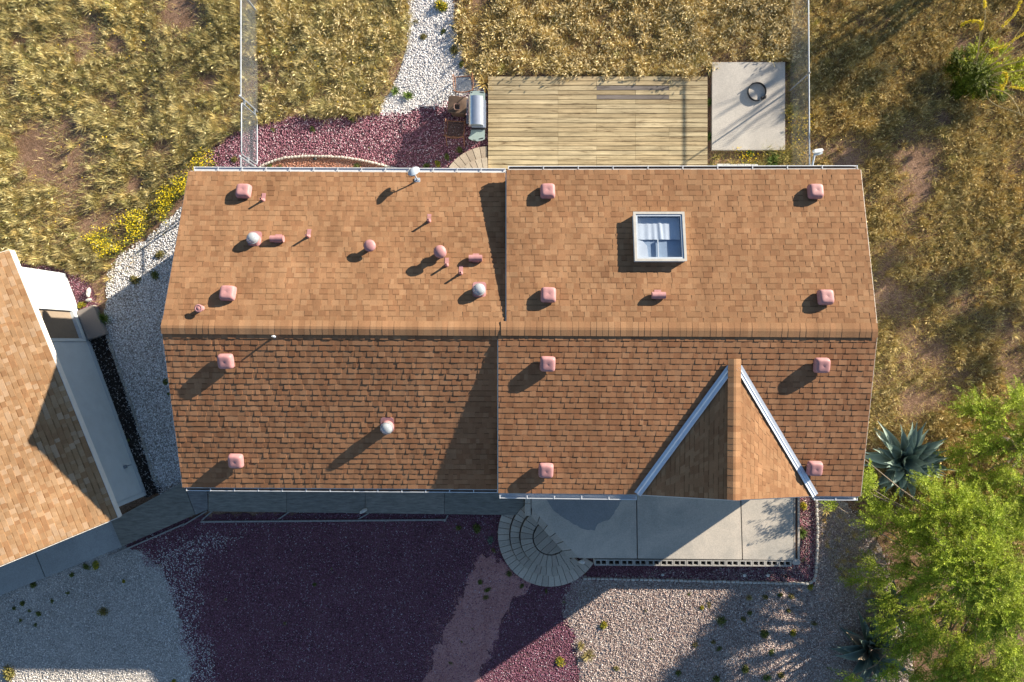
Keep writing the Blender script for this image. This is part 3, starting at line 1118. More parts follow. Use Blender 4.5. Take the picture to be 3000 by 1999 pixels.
# gable wall under the porch roof
mb = MB()
gy = RS[0].y + .04
mb.hexa([(gW.x + .1, gy - .03, ZE - .11), (gE.x - .1, gy - .03, ZE - .11), (gE.x - .1, gy + .3, ZE - .11), (gW.x + .1, gy + .3, ZE - .11)],
        [(gF.x - .02, gy - .03, ZG - .15), (gF.x + .02, gy - .03, ZG - .15), (gF.x + .02, gy + .3, ZG - .15), (gF.x - .02, gy + .3, ZG - .15)])
mb.build('gable_wall', 'siding', house)
mb = MB()
for a, b_ in ((gW, gF), (gF, gE)):
    board(mb, a + Vector((0, -.003, -.02)), b_ + Vector((0, -.003, -.02)), .13, .02)
mb.build('gable_trim', 'fascia_paint', house)


# ---- roof vents ----------------------------------------------------
def ring_se(hx, hy, z, n=28, p=4.0, cx=0.0, cy=0.0):
    out = []
    for k in range(n):
        a = 2 * math.pi * k / n
        c, s = math.cos(a), math.sin(a)
        out.append((cx + hx * math.copysign(abs(c) ** (2 / p), c), cy + hy * math.copysign(abs(s) ** (2 / p), s), z))
    return out


def proto_box_vent():
    m_ = MB()
    m_.loft([ring_se(.15, .165, .004, p=8), ring_se(.15, .165, .009, p=8)])
    m_.loft([ring_se(.125, .125, .008), ring_se(.125, .125, .09)], cap0=False)
    m_.loft([ring_se(.170, .170, .052, p=6), ring_se(.190, .190, .056, p=6), ring_se(.188, .188, .085, p=6), ring_se(.182, .182, .130, p=5.5),
             ring_se(.170, .170, .170, p=5), ring_se(.150, .150, .192, p=4.5), ring_se(.11, .11, .199), ring_se(.03, .03, .202), ring_se(.012, .012, .196)])
    return m_


def circ(r, z, n=24, cx=0, cy=0):
    return [(cx + r * math.cos(2 * math.pi * k / n), cy + r * math.sin(2 * math.pi * k / n), z) for k in range(n)]


def place_part(o, loc, ang):
    o.location = loc
    o.rotation_euler = (ang, 0, 0)
    return o


def smooth(o, deg=50):
    me = o.data
    me.polygons.foreach_set('use_smooth', [True] * len(me.polygons))
    try:
        me.set_sharp_from_angle(angle=R(deg))
    except Exception:
        pass
    return o


bv = None
for px, py, pl in ((711, 562, pLN), (664, 862, pLN), (658, 1057, pLS), (688, 1350, pLS), (1605, 561, pRN), (2392, 562, pRN), (1607, 866, pRN),
                   (2422, 873, pRN), (1605, 1066, pRS), (2411, 1070, pRS), (1600, 1379, pRS), (2390, 1373, pRS)):
    if bv is None:
        bv = smooth(proto_box_vent().build('box_vent', 'pink_paint', house, origin=(0, 0, 0)), 40)
        o = bv
    else:
        o = bv.copy()
        COL.objects.link(o)
    place_part(o, pl.hit(px, py, .15), pl.ang())
    o.rotation_euler.z = random.uniform(-.04, .04)


def flange(m_, w, l0, l1, z=.012):
    m_.hexa([(-w, -l0, .002), (w, -l0, .002), (w, l1, .002), (-w, l1, .002)], [(-w, -l0, z), (w, -l0, z), (w, l1, z), (-w, l1, z)])


def tilt(z_, ang):
    return Matrix.Rotation(-ang, 4, 'X')


# tubular skylights: flange and collar painted pink, clear dome on top
st = dm = None
for px, py, pl, up in ((737, 702, pLN, 1), (1403, 853, pLN, 1), (1131, 1253, pLS, -1)):
    if st is None:
        m_ = MB()
        m_.loft([ring_se(.17, .20, .002, p=5, cy=.05), ring_se(.17, .20, .014, p=5, cy=.05)])
        m_.loft([circ(.165, .01), circ(.150, .06), circ(.150, .13)])
        st = smooth(m_.build('sun_tunnel', 'pink_paint', house, origin=(0, 0, 0)), 40)
        m_ = MB()
        m_.loft([circ(.160, .125), circ(.160, .150), circ(.146, .152)], cap1=False)
        m_.loft([circ(.146, .150), circ(.140, .185), circ(.120, .220), circ(.085, .248), circ(.04, .262), circ(.005, .265)], cap0=False)
        dm = smooth(m_.build('dome', 'acrylic', None, origin=(0, 0, 0)), 60)
        dm.parent = st
        o = st
    else:
        o = st.copy()
        COL.objects.link(o)
        d2 = dm.copy()
        COL.objects.link(d2)
        d2.parent = o
    place_part(o, pl.hit(px, py, .2), pl.ang())
    if up < 0:
        o.rotation_euler = (pl.ang(), 0, 0)
    else:
        o.rotation_euler = (pl.ang(), 0, 0)

# hooded vents: short drum lying across a flange
hv = None
for px, py, pl in ((811, 703, pLN), (1393, 760, pLN), (1930, 868, pRN)):
    if hv is None:
        m_ = MB()
        flange(m_, .085, .05, .16)
        m_.loft([[(x, math.cos(t) * .085, .085 + math.sin(t) * .085) for t in [2 * math.pi * k / 20 for k in range(20)]] for x in (-.165, .165)])
        m_.box((0, -.03, .05), (.16, .10, .09))
        hv = smooth(m_.build('hood_vent', 'pink_paint', house, origin=(0, 0, 0)), 40)
        o = hv
    else:
        o = hv.copy()
        COL.objects.link(o)
    place_part(o, pl.hit(px, py, .1), pl.ang())

# plumbing pipes (upright) with a cone boot and flat flange
pv = None
for px, py, k in ((765, 584, .9), (899, 691, 1), (1255, 646, 1.1), (1307, 776, 1), (1349, 800, 1)):
    if pv is None:
        m_ = MB()
        a = pLN.ang()
        M = Matrix.Rotation(a, 4, 'X')
        V0 = [M @ Vector(p) for p in ((-.05, -.03, .004), (.05, -.03, .004), (.05, .20, .004), (-.05, .20, .004))]
        m_.hexa(V0, [p + Vector((0, 0, .012)) for p in V0])
        V0 = [M @ Vector(p) for p in ((-.10, .14, .005), (.10, .14, .005), (.10, .19, .005), (-.10, .19, .005))]
        m_.loft([circ(.055, .0), circ(.034, .07), circ(.028, .07), circ(.026, .22), circ(.019, .22), circ(.019, .12)])
        pv = smooth(m_.build('vent_pipe', 'pink_paint', house, origin=(0, 0, 0)), 40)
        o = pv
    else:
        o = pv.copy()
        COL.objects.link(o)
    o.location = pLN.hit(px, py, .15)
    o.scale = (1, 1, k)

# round capped flues
m_ = MB()
m_.loft([circ(.10, .0), circ(.075, .05), circ(.065, .22)])
m_.loft([circ(.10, .205), circ(.150, .215), circ(.152, .235), circ(.135, .265), circ(.08, .285), circ(.02, .292)])
o = smooth(m_.build('flue_cap', 'pink_paint', house, origin=(0, 0, 0)), 50)
o.location = pLN.hit(1082, 720, .27)
m_ = MB()
m_.loft([circ(.12, .0), circ(.10, .05), circ(.095, .16)])
m_.loft([circ(.13, .15), circ(.145, .18), circ(.13, .21), circ(.09, .23), circ(.085, .33)])
m_.loft([circ(.12, .325), circ(.155, .34), circ(.158, .37), circ(.135, .41), circ(.085, .44), circ(.02, .45)])
o = smooth(m_.build('flue_cap', 'pink_paint', house, origin=(0, 0, 0)), 50)
o.location = pLN.hit(1288, 737, .42)
m_ = MB()
m_.loft([circ(.075, .0), circ(.06, .04), circ(.055, .15)])
m_.loft([circ(.07, .145), circ(.100, .15), circ(.102, .17), circ(.075, .185), circ(.07, .176), circ(.045, .178), circ(.03, .190), circ(.005, .192)])
o = smooth(m_.build('flue_cap', 'pink_paint', house, origin=(0, 0, 0)), 50)
o.location = pLN.hit(581, 904, .18)
# small white pipe just south of the ridge
m_ = MB()
m_.loft([circ(.05, -.01, 12), circ(.03, .03, 12), circ(.022, .04, 12), circ(.020, .15, 12), circ(.014, .15, 12), circ(.012, .08, 12)])
o = smooth(m_.build('vent_pipe', 'white_paint', house, origin=(0, 0, 0)), 50)
o.location = pLS.hit(801, 986, .08)
o['label'] = 'small white pipe just below the ridge'

# flat skylight in the north-east slope
sk_loc = pRN.hit(1932, 698, .14)
m_ = MB()
hx, hy = .605, .585
for s in (-1, 1):
    m_.box((s * hx, 0, .085), (.04, hy * 2 + .04, .17))
    m_.box((0, s * hy, .085), (hx * 2 - .04, .04, .17))
sky_l = m_.build('skylight', 'white_paint', house, origin=(0, 0, 0))
place_part(sky_l, sk_loc, pRN.ang())


def sub(mb_, name, mat):
    o_ = mb_.build(name, mat, None, origin=(0, 0, 0))
    o_.parent = sky_l
    return o_


m_ = MB()
for s in (-1, 1):
    m_.box((s * .608, 0, .182), (.062, 1.28, .022))
    m_.box((0, s * .609, .182), (1.154, .062, .022))
sub(m_, 'frame', 'frame_paint')
m_ = MB()
for s in (-1, 1):
    m_.box((s * .555, 0, .165), (.044, 1.154, .02))
    m_.box((0, s * .555, .165), (1.066, .044, .02))
sub(m_, 'sash', 'dish_grey')
m_ = MB()
m_.quad((-.533, -.533, .16), (.533, -.533, .16), (.533, .533, .16), (-.533, .533, .16))
sub(m_, 'pane', 'glass')
m_ = MB()
m_.box((0, 0, .014), (1.16, 1.12, .012))
sub(m_, 'shaft', 'shaft')
m_ = MB()
nx, ny = 90, 6
V, fs = [], []
for j in range(ny):
    for i in range(nx):
        x = -.53 + 1.06 * i / (nx - 1)
        fold = .005 * math.sin(x * 38 + 1.3 * math.sin(x * 7)) + .02 * math.exp(-((x - .02 - .07 * j / ny) / .05) ** 2)
        V.append((x, .53 - .57 * j / (ny - 1), .055 + fold * (.4 + .12 * j)))
for j in range(ny - 1):
    for i in range(nx - 1):
        a = j * nx + i
        fs.append((a, a + nx, a + nx + 1, a + 1))
m_.add(V, fs)
smooth(sub(m_, 'curtain', 'curtain'), 80)
m_ = MB()
m_.hexa([(-.53, -.53, .03), (-.27, -.53, .03), (-.30, -.20, .03), (-.40, -.08, .03), (-.53, -.05, .03)],
        [(-.53, -.53, .06), (-.27, -.53, .06), (-.30, -.20, .06), (-.40, -.08, .06), (-.53, -.05, .06)])
sub(m_, 'inner_panel', 'curtain')
m_ = MB()
m_.box((-.03, -.29, .07), (.022, .48, .05))
sub(m_, 'glazing_bar', 'white_paint')

# small dish antenna near the north-west eave: fixed to the roof but a thing of its own
loc = pLN.hit(1223, 529, 0)
dish = thing('dish_antenna', 'small grey-blue dish antenna on a bent mast at the north roof edge', 'antenna', loc)
m_ = MB()
m_.tube([(0, 0, 0), (0, .01, .16), (-.02, .05, .30), (-.03, .09, .36)], .019, 10)
m_.box((0, 0, .015), (.14, .11, .03))
m_.tube([(.07, -.02, 0), (.0, .02, .2)], .009, 6)
m_.build('mast', 'dish_grey', dish, origin=(0, 0, 0))
m_ = MB()
M = Matrix.Translation((-.035, .13, .44)) @ Euler((R(-38), R(-16), 0)).to_matrix().to_4x4()
rings = []
for k in range(7):
    r_ = .165 * k / 6 + .002
    rings.append([(r_ * math.cos(t) * .9, r_ * math.sin(t) * 1.08, .05 - .06 * (k / 6) ** 2) for t in [2 * math.pi * j / 28 for j in range(28)]])
m_.loft([[(x, y, z) for x, y, z in r_] for r_ in rings[::-1]] + [[(x, y, z - .012) for x, y, z in r_] for r_ in rings], cap0=True, cap1=True, M=M)
smooth(m_.build('dish', 'dish_grey', dish, origin=(0, 0, 0)), 40)
m_ = MB()
m_.box((-.03, .09, .37), (.06, .09, .07))
m_.tube([(-.02, .05, .30), (-.16, .02, .24), (-.2, .08, .33)], .008, 6)
m_.build('bracket', 'dark_metal', dish, origin=(0, 0, 0))
for o in dish.children:
    o.location = (0, 0, 0)

# ================================================================== GARAGE
gar = thing('garage', 'garage set at an angle left of the house, white siding and brown side door', 'garage', W(300, 1120, 0))
A, B = W(190, 805, 0), W(428, 1450, 0)
d = (B - A).normalized()
e = Vector((-d.y, d.x, 0))
LEN = (B - A).length
ZGE = 2.62
GN, GS = W(26, 734, ZGE), W(344, 1517, ZGE)
dr = (GS - GN).normalized()
er = Vector((-dr.y, dr.x, 0))
run, sl = 3.4, .27
RDG = [GN - er * run + Vector((0, 0, run * sl)), GS - er * run + Vector((0, 0, run * sl))]
FAR = [GN - er * run * 2, GS - er * run * 2]
SGAR = [(.350, .212, .112), (.325, .190, .096), (.37, .232, .128), (.30, .165, .082), (.335, .200, .104), (.41, .272, .165)]
mb = MB()
shingles(mb, GS, GN, RDG[0], RDG[1], SGAR, 21, thick=.013, wav=.006)
shingles(mb, FAR[0], FAR[1], RDG[1], RDG[0], SGAR, 22)
groof = mb.build('roof', 'shingle', gar)
mb = MB()
ridge_caps(mb, RDG[1], RDG[0], sl, sl, SGAR, 23)
mb.build('ridge_cap', 'shingle', groof)
mb = MB()
board(mb, GN + Vector((0, 0, -.005)) + er * .004, GS + Vector((0, 0, -.005)) + er * .004, .17, -.022)
mb.build('fascia', 'fascia_paint', gar)
for a, b_ in ((GS, RDG[1]), (RDG[1], FAR[1])):
    mb = MB()
    board(mb, a + dr * .004 + Vector((0, 0, -.02)), b_ + dr * .004 + Vector((0, 0, -.02)), .14, -.02)
    mb.build('rake_board', 'fascia_paint', gar)
for a, b_ in ((GN, RDG[0]), (RDG[0], FAR[0])):
    mb = MB()
    board(mb, a - dr * .004 + Vector((0, 0, -.02)), b_ - dr * .004 + Vector((0, 0, -.02)), .14, .02)
    mb.build('rake_board', 'fascia_paint', gar)

# walls, with a real opening for the side door in the east wall
T0, T1, ZD0, ZD1 = .168 * LEN, .168 * LEN + .92, .34, 2.40
TH = .12


def wp(t, z, o=0.0):
    q = A + d * t + e * o
    return Vector((q.x, q.y, z))


def wslab(m_, t0, t1, z0, z1, o0, o1, col=(1, 1, 1)):
    lo = [wp(t0, z0, o0), wp(t1, z0, o0), wp(t1, z0, o1), wp(t0, z0, o1)]
    m_.hexa(lo, [Vector((p.x, p.y, z1)) for p in lo], col)


ZW = 2.55
mb = MB()
rows = 14
hrow = ZW / rows
for i in range(rows):                      # lap siding, each course leaning out 8 mm
    z0, z1 = i * hrow, (i + 1) * hrow
    segs = [(0, LEN)]
    if z0 < ZD1 and z1 > ZD0:
        segs = [(0, T0), (T1, LEN)]
    for t0, t1 in segs:
        lo = [wp(t0, z0, -TH), wp(t0, z0, .010), wp(t1, z0, .010), wp(t1, z0, -TH)]
        hi = [wp(t0, z1, -TH), wp(t0, z1, .002), wp(t1, z1, .002), wp(t1, z1, -TH)]
        mb.hexa(lo[::-1], hi[::-1])
for t in (.0, LEN):                        # end walls with gable peak
    s = 1 if t == 0 else -1
    q0, q1 = wp(t, 0, -TH - .001), wp(t, 0, -6.0)
    mid = (q0 + q1) * .5
    ins = d * s * .10
    for a_, b2 in ((q0, q1),):
        prof = [q0, q1, q1 + Vector((0, 0, ZW)), mid + Vector((0, 0, ZW + .75)), q0 + Vector((0, 0, ZW))]
        mb.loft([prof, [p + ins for p in prof]])
mb.build('wall', 'siding', gar)
mb = MB()
wslab(mb, -.02, .10, 0, ZW - .002, .011, .032)
wslab(mb, LEN - .10, LEN + .02, 0, ZW - .002, .011, .032)
wslab(mb, .101, T0 - .09, .0, .14, .012, .034)
wslab(mb, T1 + .09, LEN - .101, .0, .14, .012, .034)
mb.build('trim', 'siding', gar)
mb = MB()
wslab(mb, T0 - .088, T0 + .004, .20, ZD1 + .09, .012, .040)
wslab(mb, T1 - .004, T1 + .088, .20, ZD1 + .09, .012, .040)
wslab(mb, T0 + .005, T1 - .005, ZD1 - .005, ZD1 + .09, .012, .040)
wslab(mb, T0 + .005, T1 - .005, .20, ZD0 + .005, -.10, .050)
mb.build('door_frame', 'siding', gar)
mb = MB()
wslab(mb, T0 + .006, T1 - .006, ZD0 + .008, ZD1 - .008, -.10, -.05)
w6 = (T1 - T0)
door = mb.build('door', 'door_paint', gar)
mb = MB()
for tx in (.14, .56):
    for z0, z1 in ((.22, .80), (.95, 1.50), (1.64, 1.90)):
        for (ta, tb, za, zb) in ((tx, tx + .30, z0, z0 + .02), (tx, tx + .30, z1 - .02, z1), (tx, tx + .02, z0 + .021, z1 - .021),
                                 (tx + .28, tx + .30, z0 + .021, z1 - .021)):
            wslab(mb, T0 + ta * w6, T0 + tb * w6, ZD0 + za, ZD0 + zb, -.049, -.040)
mb.build('moulding', 'door_paint', door)
mb = MB()
c = wp(T1 - .08, ZD0 + .95, -.01)
mb.tube([wp(T1 - .08, ZD0 + .95, -.05), wp(T1 - .08, ZD0 + .95, -.015), wp(T1 - .08, ZD0 + .95, .0)], [.012, .028, .024], 12)
mb.build('handle', 'grill_steel', door)
mb = MB()
mb.tube([wp(LEN * .86, .55, .01), wp(LEN * .86, .55, .16), wp(LEN * .86, .48, .2)], .018, 8)
mb.box(wp(LEN * .86, .55, .022), (.10, .10, .10), math.atan2(d.y, d.x))
mb.build('faucet', 'galvanised', gar)

# ================================================================== HARD SURFACES
def slab_poly(mb, poly, z0, z1, col=(1, 1, 1)):
    w = [W(x, y, z1) for x, y in poly]
    mb.prism(w, z0, z1, col)


mb = MB()
slab_poly(mb, [(2087, 183), (2300, 183), (2300, 440), (2086, 440)], -.02, .13)
struct(mb.build('concrete_pad', 'concrete_pad'))
mb = MB()
slab_poly(mb, [(-90, 1782), (131, 1693), (60, 1520), (-90, 1575)], -.02, .10)
slab_poly(mb, [(134, 1692), (357, 1603), (300, 1440), (63, 1519)], -.02, .10)
struct(mb.build('garage_walk', 'concrete_walk'))
mb = MB()
ZP = .50
slab_poly(mb, [(1557, 1400), (1557, 1490), (1697, 1636), (1866, 1637), (1863, 1400)], 0, ZP)
slab_poly(mb, [(1866, 1400), (1869, 1637), (2174, 1640), (2167, 1400)], 0, ZP)
slab_poly(mb, [(2170, 1400), (2177, 1640), (2325, 1642), (2325, 1400)], 0, ZP)
struct(mb.build('porch_slab', 'concrete_porch'))

stain = [(1585, 1420), (1600, 1462), (1617, 1490), (1640, 1512), (1672, 1535), (1705, 1552), (1745, 1556), (1752, 1535), (1790, 1520), (1808, 1490), (1822, 1462), (1835, 1420)]
pts_ = [W(x + random.uniform(-2, 2), y + random.uniform(-2, 2), ZP) for x, y in stain]
pts_ = [pts_[i].lerp(pts_[(i + 1) % len(pts_)], f) + Vector((random.uniform(-.02, .02), random.uniform(-.02, .02), 0)) for i in range(len(pts_)) for f in (0, .25, .5, .75)]
mb = MB()
mb.add([(p.x, p.y, ZP + .003) for p in pts_], [tuple(range(len(pts_)))])
mat_concrete('concrete_stain', (.30, .30, .295), (.24, .245, .25))
struct(mb.build('porch_stain', 'concrete_stain'))

# wooden deck: boards butted in runs, every board its own tone
deck = thing('deck', 'weathered light wooden deck of long boards behind the house with two darker boards', 'deck', W(1750, 360, 0))
mb = MB()
zd = .12
rnd = random.Random(5)
nb = 20
seams = [1430, 1635, 1748, 1862, 1960, 2073]
DW = [(.425, .335, .20), (.395, .305, .18), (.455, .365, .225), (.37, .285, .168), (.425, .34, .208)]
for r_ in range(nb):
    y0, y1 = 225 + r_ * 13.62, 225 + (r_ + 1) * 13.62 - 1.7
    k = 0
    while k < 5:
        span = rnd.choice([1, 1, 2, 2]) if k else 1
        k1 = min(5, k + span)
        if r_ in (2, 4):
            k1 = {0: 1, 1: 2, 2: 4, 4: 5}[k]
        x0, x1 = seams[k] + .25, seams[k1] - .25
        c = DW[rnd.randrange(5)]
        f = rnd.uniform(.92, 1.07)
        if rnd.random() < .14:
            f *= .86
        c = tuple(x * f for x in c)
        if r_ in (2, 4) and k == 2:
            c = (.17, .145, .13)
        a_, b2 = W(x0, y1, zd), W(x1, y0, zd)
        h = zd + rnd.uniform(-.003, .003)
        mb.box(((a_.x + b2.x) / 2, (a_.y + b2.y) / 2, h - .018), (b2.x - a_.x, b2.y - a_.y, .036), 0, c)
        k = k1
mb.build('boards', 'deck_wood', deck)
mb = MB()
for py in (228, 320, 410, 495):
    a_, b2 = W(1433, py, .08), W(2070, py, .08)
    mb.box(((a_.x + b2.x) / 2, a_.y, .04), (b2.x - a_.x, .04, .08), 0, (.12, .09, .06))
mb.build('joists', 'deck_wood', deck)

# plywood walkway from the garage to the porch
walk = thing('plywood_walkway', 'grey weathered plywood walkway along the south wall of the house', 'walkway', W(1000, 1470, 0))
PLY = [(.215, .205, .18), (.20, .19, .17), (.225, .21, .185), (.19, .185, .165), (.21, .195, .17)]
zw = .26
xs = [610, 840, 1070, 1302, 1535]
mb_panels = []
for i in range(4):
    mb = MB()
    f0, f1 = (xs[i] - 610) / 925, (xs[i + 1] - 610) / 925
    slab_poly(mb, [(xs[i] + .6, 1400), (xs[i + 1] - .6, 1400), (xs[i + 1] - .6, 1499 + 11 * f1), (xs[i] + .6, 1499 + 11 * f0)], zw - .02, zw, PLY[i])
    mb.build('panel', 'plywood', walk)
mb = MB()
slab_poly(mb, [(537, 1412), (606, 1400), (609, 1494), (573, 1509)], zw - .06, zw - .035, (.20, .195, .19))
mb.build('panel', 'plywood', walk)
for px in (640, 838, 1068, 1300, 1500):
    mb = MB()
    a_, b2 = W(px, 1410, .2), W(px, 1494, .2)
    mb.box(((a_.x + b2.x) / 2, (a_.y + b2.y) / 2, .10), (.09, abs(a_.y - b2.y), .20))
    mb.build('support', 'weathered_wood', walk)
ramp = thing('plywood_ramp', 'wide scuffed plywood ramp sheet turned between garage and walkway', 'ramp', W(450, 1510, 0))
mb = MB()
slab_poly(mb, [(325, 1527), (357, 1602.5), (571.5, 1508.5), (535.5, 1413.5)], .19, .215, (.20, .19, .165))
ramp_top = mb.build('sheet', 'plywood', ramp)
ramp_top.data.materials[0] = MATS['plywood']
for q in (((350, 1590), (566, 1496)), ((335, 1530), (545, 1425))):
    mb = MB()
    a_, b2 = W(*q[0], .19), W(*q[1], .19)
    mb.box(((a_.x + b2.x) / 2, (a_.y + b2.y) / 2, .09), ((b2 - a_).length, .06, .18), math.atan2(b2.y - a_.y, b2.x - a_.x))
    mb.build('support', 'weathered_wood', ramp)

land = thing('door_landing', 'plain brown stone landing slab outside the garage side door', 'landing', W(265, 945, 0))
mb = MB()
pts = [W(x, y, .2) for x, y in ((224, 913), (272, 894), (280, 912), (284, 925), (293, 945), (296, 951), (309, 979), (258, 996))]
mb.prism(pts, 0, .20)
mb.build('slab', 'landing_stone', land)

# timber strips lying along the walkway
def timber(name, label, p0, p1, w=.05, h=.06, z=.0, parts=()):
    a_, b2 = W(*p0, z + h), W(*p1, z + h)
    t_ = thing(name, label, 'timber', ((a_.x + b2.x) / 2, (a_.y + b2.y) / 2, z))
    m2 = MB()
    m2.box(((a_.x + b2.x) / 2, (a_.y + b2.y) / 2, z + h / 2 + .01), ((b2 - a_).length, w, h), math.atan2(b2.y - a_.y, b2.x - a_.x))
    m2.build('beam', 'weathered_wood', t_)
    if parts:
        for q0, q1 in parts:
            m2 = MB()
            a_, b2 = W(*q0, .05), W(*q1, .05)
            m2.box(((a_.x + b2.x) / 2, (a_.y + b2.y) / 2, .03), ((b2 - a_).length, w * .8, .045), math.atan2(b2.y - a_.y, b2.x - a_.x))
            m2.build('brace', 'weathered_wood', t_)
    return t_


timber('timber_edging', 'long thin grey timber with short braces lying before the plywood walkway', (588, 1530), (1306, 1524),
       parts=(((622, 1498), (590, 1526)), ((848, 1500), (815, 1523)), ((1080, 1505), (1050, 1522)), ((1312, 1510), (1302, 1530))))
timber('timber_edging', 'grey timber strip along the lower edge of the plywood ramp', (318, 1632), (540, 1536), w=.045)
timber('timber_edging', 'short timber bridging the gap at the ramp corner', (532, 1543), (606, 1498), w=.04)


# paver steps: wedge pavers laid in rings
def ring_pavers(mb, c, r0, r1, a0, a1, n, z0, z1, rnd, pal, gap=.014, aln=None):
    w = (a1 - a0) / n
    for i in range(n):
        s0, s1 = a0 + i * w, a0 + (i + 1) * w
        f0 = gap / 2 / max(r0, .15)
        f1 = gap / 2 / r1
        col = pal[rnd.randrange(len(pal))]
        k = rnd.uniform(.92, 1.08)
        col = tuple(x * k for x in col)
        m = 4
        inner = [(c.x + (r0 + gap / 2) * math.cos(s), c.y + (r0 + gap / 2) * math.sin(s)) for s in
                 [s0 + f0 + (s1 - s0 - 2 * f0) * j / (m - 1) for j in range(m)]]
        outer = [(c.x + (r1 - gap / 2) * math.cos(s), c.y + (r1 - gap / 2) * math.sin(s)) for s in
                 [s0 + f1 + (s1 - s0 - 2 * f1) * j / (m - 1) for j in range(m)]]
        poly = outer + inner[::-1]
        zz = z1 + rnd.uniform(-.004, .004)
        mb.prism(poly, z0, zz, col)


PAV = [(.46, .40, .33), (.42, .365, .30), (.49, .43, .355), (.44, .375, .31)]
rnd = random.Random(17)
stp = thing('paver_steps', 'grey half-round paver steps curving up to the porch corner', 'steps', W(1612, 1575, 0))
tiers = ((1.262, 1.625, R(128), R(327), 27, .15), (.952, 1.238, R(128), R(318), 21, .30), (.545, .928, R(131), R(313), 14, .44))
cc = W(1612, 1572, .3)
for r0, r1, a0, a1, n, z in tiers:
    mb = MB()
    kt = {.15: 1.06, .30: .94, .44: .80}[z]               # outer rings are paler stone; the tones also stand in for tier-edge shadow
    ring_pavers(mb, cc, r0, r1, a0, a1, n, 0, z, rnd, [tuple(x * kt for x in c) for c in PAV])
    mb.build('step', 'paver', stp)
mb = MB()       # half-round centre cut into strips parallel to the porch corner
base = R(-48)
u_ = Vector((math.cos(base), math.sin(base), 0))
v_ = Vector((u_.y, -u_.x, 0))
nst = 5
for i in range(nst):
    x0, x1 = -.52 + 1.04 * i / nst + .006, -.52 + 1.04 * (i + 1) / nst - .006
    h0, h1 = math.sqrt(max(0, .52 ** 2 - x0 ** 2)), math.sqrt(max(0, .52 ** 2 - x1 ** 2))
    xm = (x0 + x1) / 2
    hm = math.sqrt(max(0, .52 ** 2 - xm ** 2))
    col = PAV[i % 4]
    poly = [cc + u_ * x0, cc + u_ * x1, cc + u_ * x1 + v_ * h1, cc + u_ * xm + v_ * hm, cc + u_ * x0 + v_ * h0]
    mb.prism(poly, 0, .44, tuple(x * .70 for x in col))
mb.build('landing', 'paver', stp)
mb = MB()
P0, P1 = W(1556, 1513, .5), W(1667, 1636, .5)
Q0, Q1 = W(1558, 1490, .5), W(1698, 1636, .5)
for i in range(6):
    f0, f1 = i / 6 + .006, (i + 1) / 6 - .006
    mb.prism([P0.lerp(P1, f0), P0.lerp(P1, f1), Q0.lerp(Q1, f1), Q0.lerp(Q1, f0)], .0, .495, PAV[i % 4])
for y0, y1 in ((1440, 1476), (1477, 1512)):
    mb.prism([W(1538, y0, .49), W(1555, y0, .49), W(1555, y1, .49), W(1538, y1, .49)], 0, .49, PAV[2])
mb.build('coping', 'paver', stp)

bst = thing('curved_back_step', 'two-tier curved paver step tucked between the deck and the back wall', 'steps', W(1390, 480, 0))
PAVB = [(.40, .33, .255), (.37, .30, .23), (.42, .35, .27)]
cb = W(1432, 572, .1)
for r0, r1, z, n in ((1.14, 1.53, .09, 9), (.55, 1.145, .22, 8)):
    mb = MB()
    ring_pavers(mb, cb, r0, r1, R(92), R(172), n, 0, z, rnd, PAVB, gap=.016)
    mb.build('step', 'paver', bst)

# hollow block border round the porch slab
bb = thing('block_border', 'row of hollow concrete blocks edging the porch slab, holes open', 'wall', W(2040, 1648, 0))
mb = MB()
x0, x1 = 1742, 2320
nblk = 15
for i in range(nblk):
    f0, f1 = x0 + (x1 - x0) * i / nblk, x0 + (x1 - x0) * (i + 1) / nblk
    yy = 1640 + 3 * i / nblk
    a_, b2 = W(f0, yy + 18.5, ZP), W(f1, yy + .5, ZP)
    cx_, cy_ = (a_.x + b2.x) / 2, (a_.y + b2.y) / 2
    L_, w_ = b2.x - a_.x - .008, .185
    zt = ZP - .012 + rnd.uniform(-.004, .004)
    k = rnd.uniform(.9, 1.08)
    col = (.36 * k, .34 * k, .31 * k)
    for sy in (-1, 1):
        mb.box((cx_, cy_ + sy * (w_ / 2 - .018), zt / 2), (L_, .036, zt), 0, col)
    for sx in (-1, 0, 1):
        mb.box((cx_ + sx * (L_ / 2 - .02), cy_, zt / 2), (.04, w_ - .074, zt), 0, col)
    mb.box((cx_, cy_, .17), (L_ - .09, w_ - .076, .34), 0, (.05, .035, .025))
mb.build('blocks', 'paver', bb)
mb = MB()
for px in (2329, 2341):
    a_, b2 = W(px, 1440, ZP), W(px, 1640, ZP)
    mb.box(((a_.x + b2.x) / 2, (a_.y + b2.y) / 2, .243), (.035 if px < 2335 else .055, abs(a_.y - b2.y), .486), 0, (.46, .40, .34))
mb.build('side_wall', 'paver', bb)
mb = MB()
a_, b2 = W(2335, 1440, .42), W(2335, 1640, .42)
mb.box(((a_.x + b2.x) / 2, (a_.y + b2.y) / 2, .2), (.07, abs(a_.y - b2.y), .40), 0, (.24, .10, .05))
mb.build('leaf_fill', 'paver', bb)
mb = MB()
c_ = W(2334, 1648, .5)
mb.loft([ring_se(.13, .10, z, 20, 2.6, c_.x, c_.y) for z in (0, .44)] + [ring_se(.12, .09, .485, 20, 2.6, c_.x, c_.y), ring_se(.07, .05, .50, 20, 2.6, c_.x, c_.y)], col=(.44, .40, .36))
smooth(mb.build('corner_stone', 'paver', bb), 40)


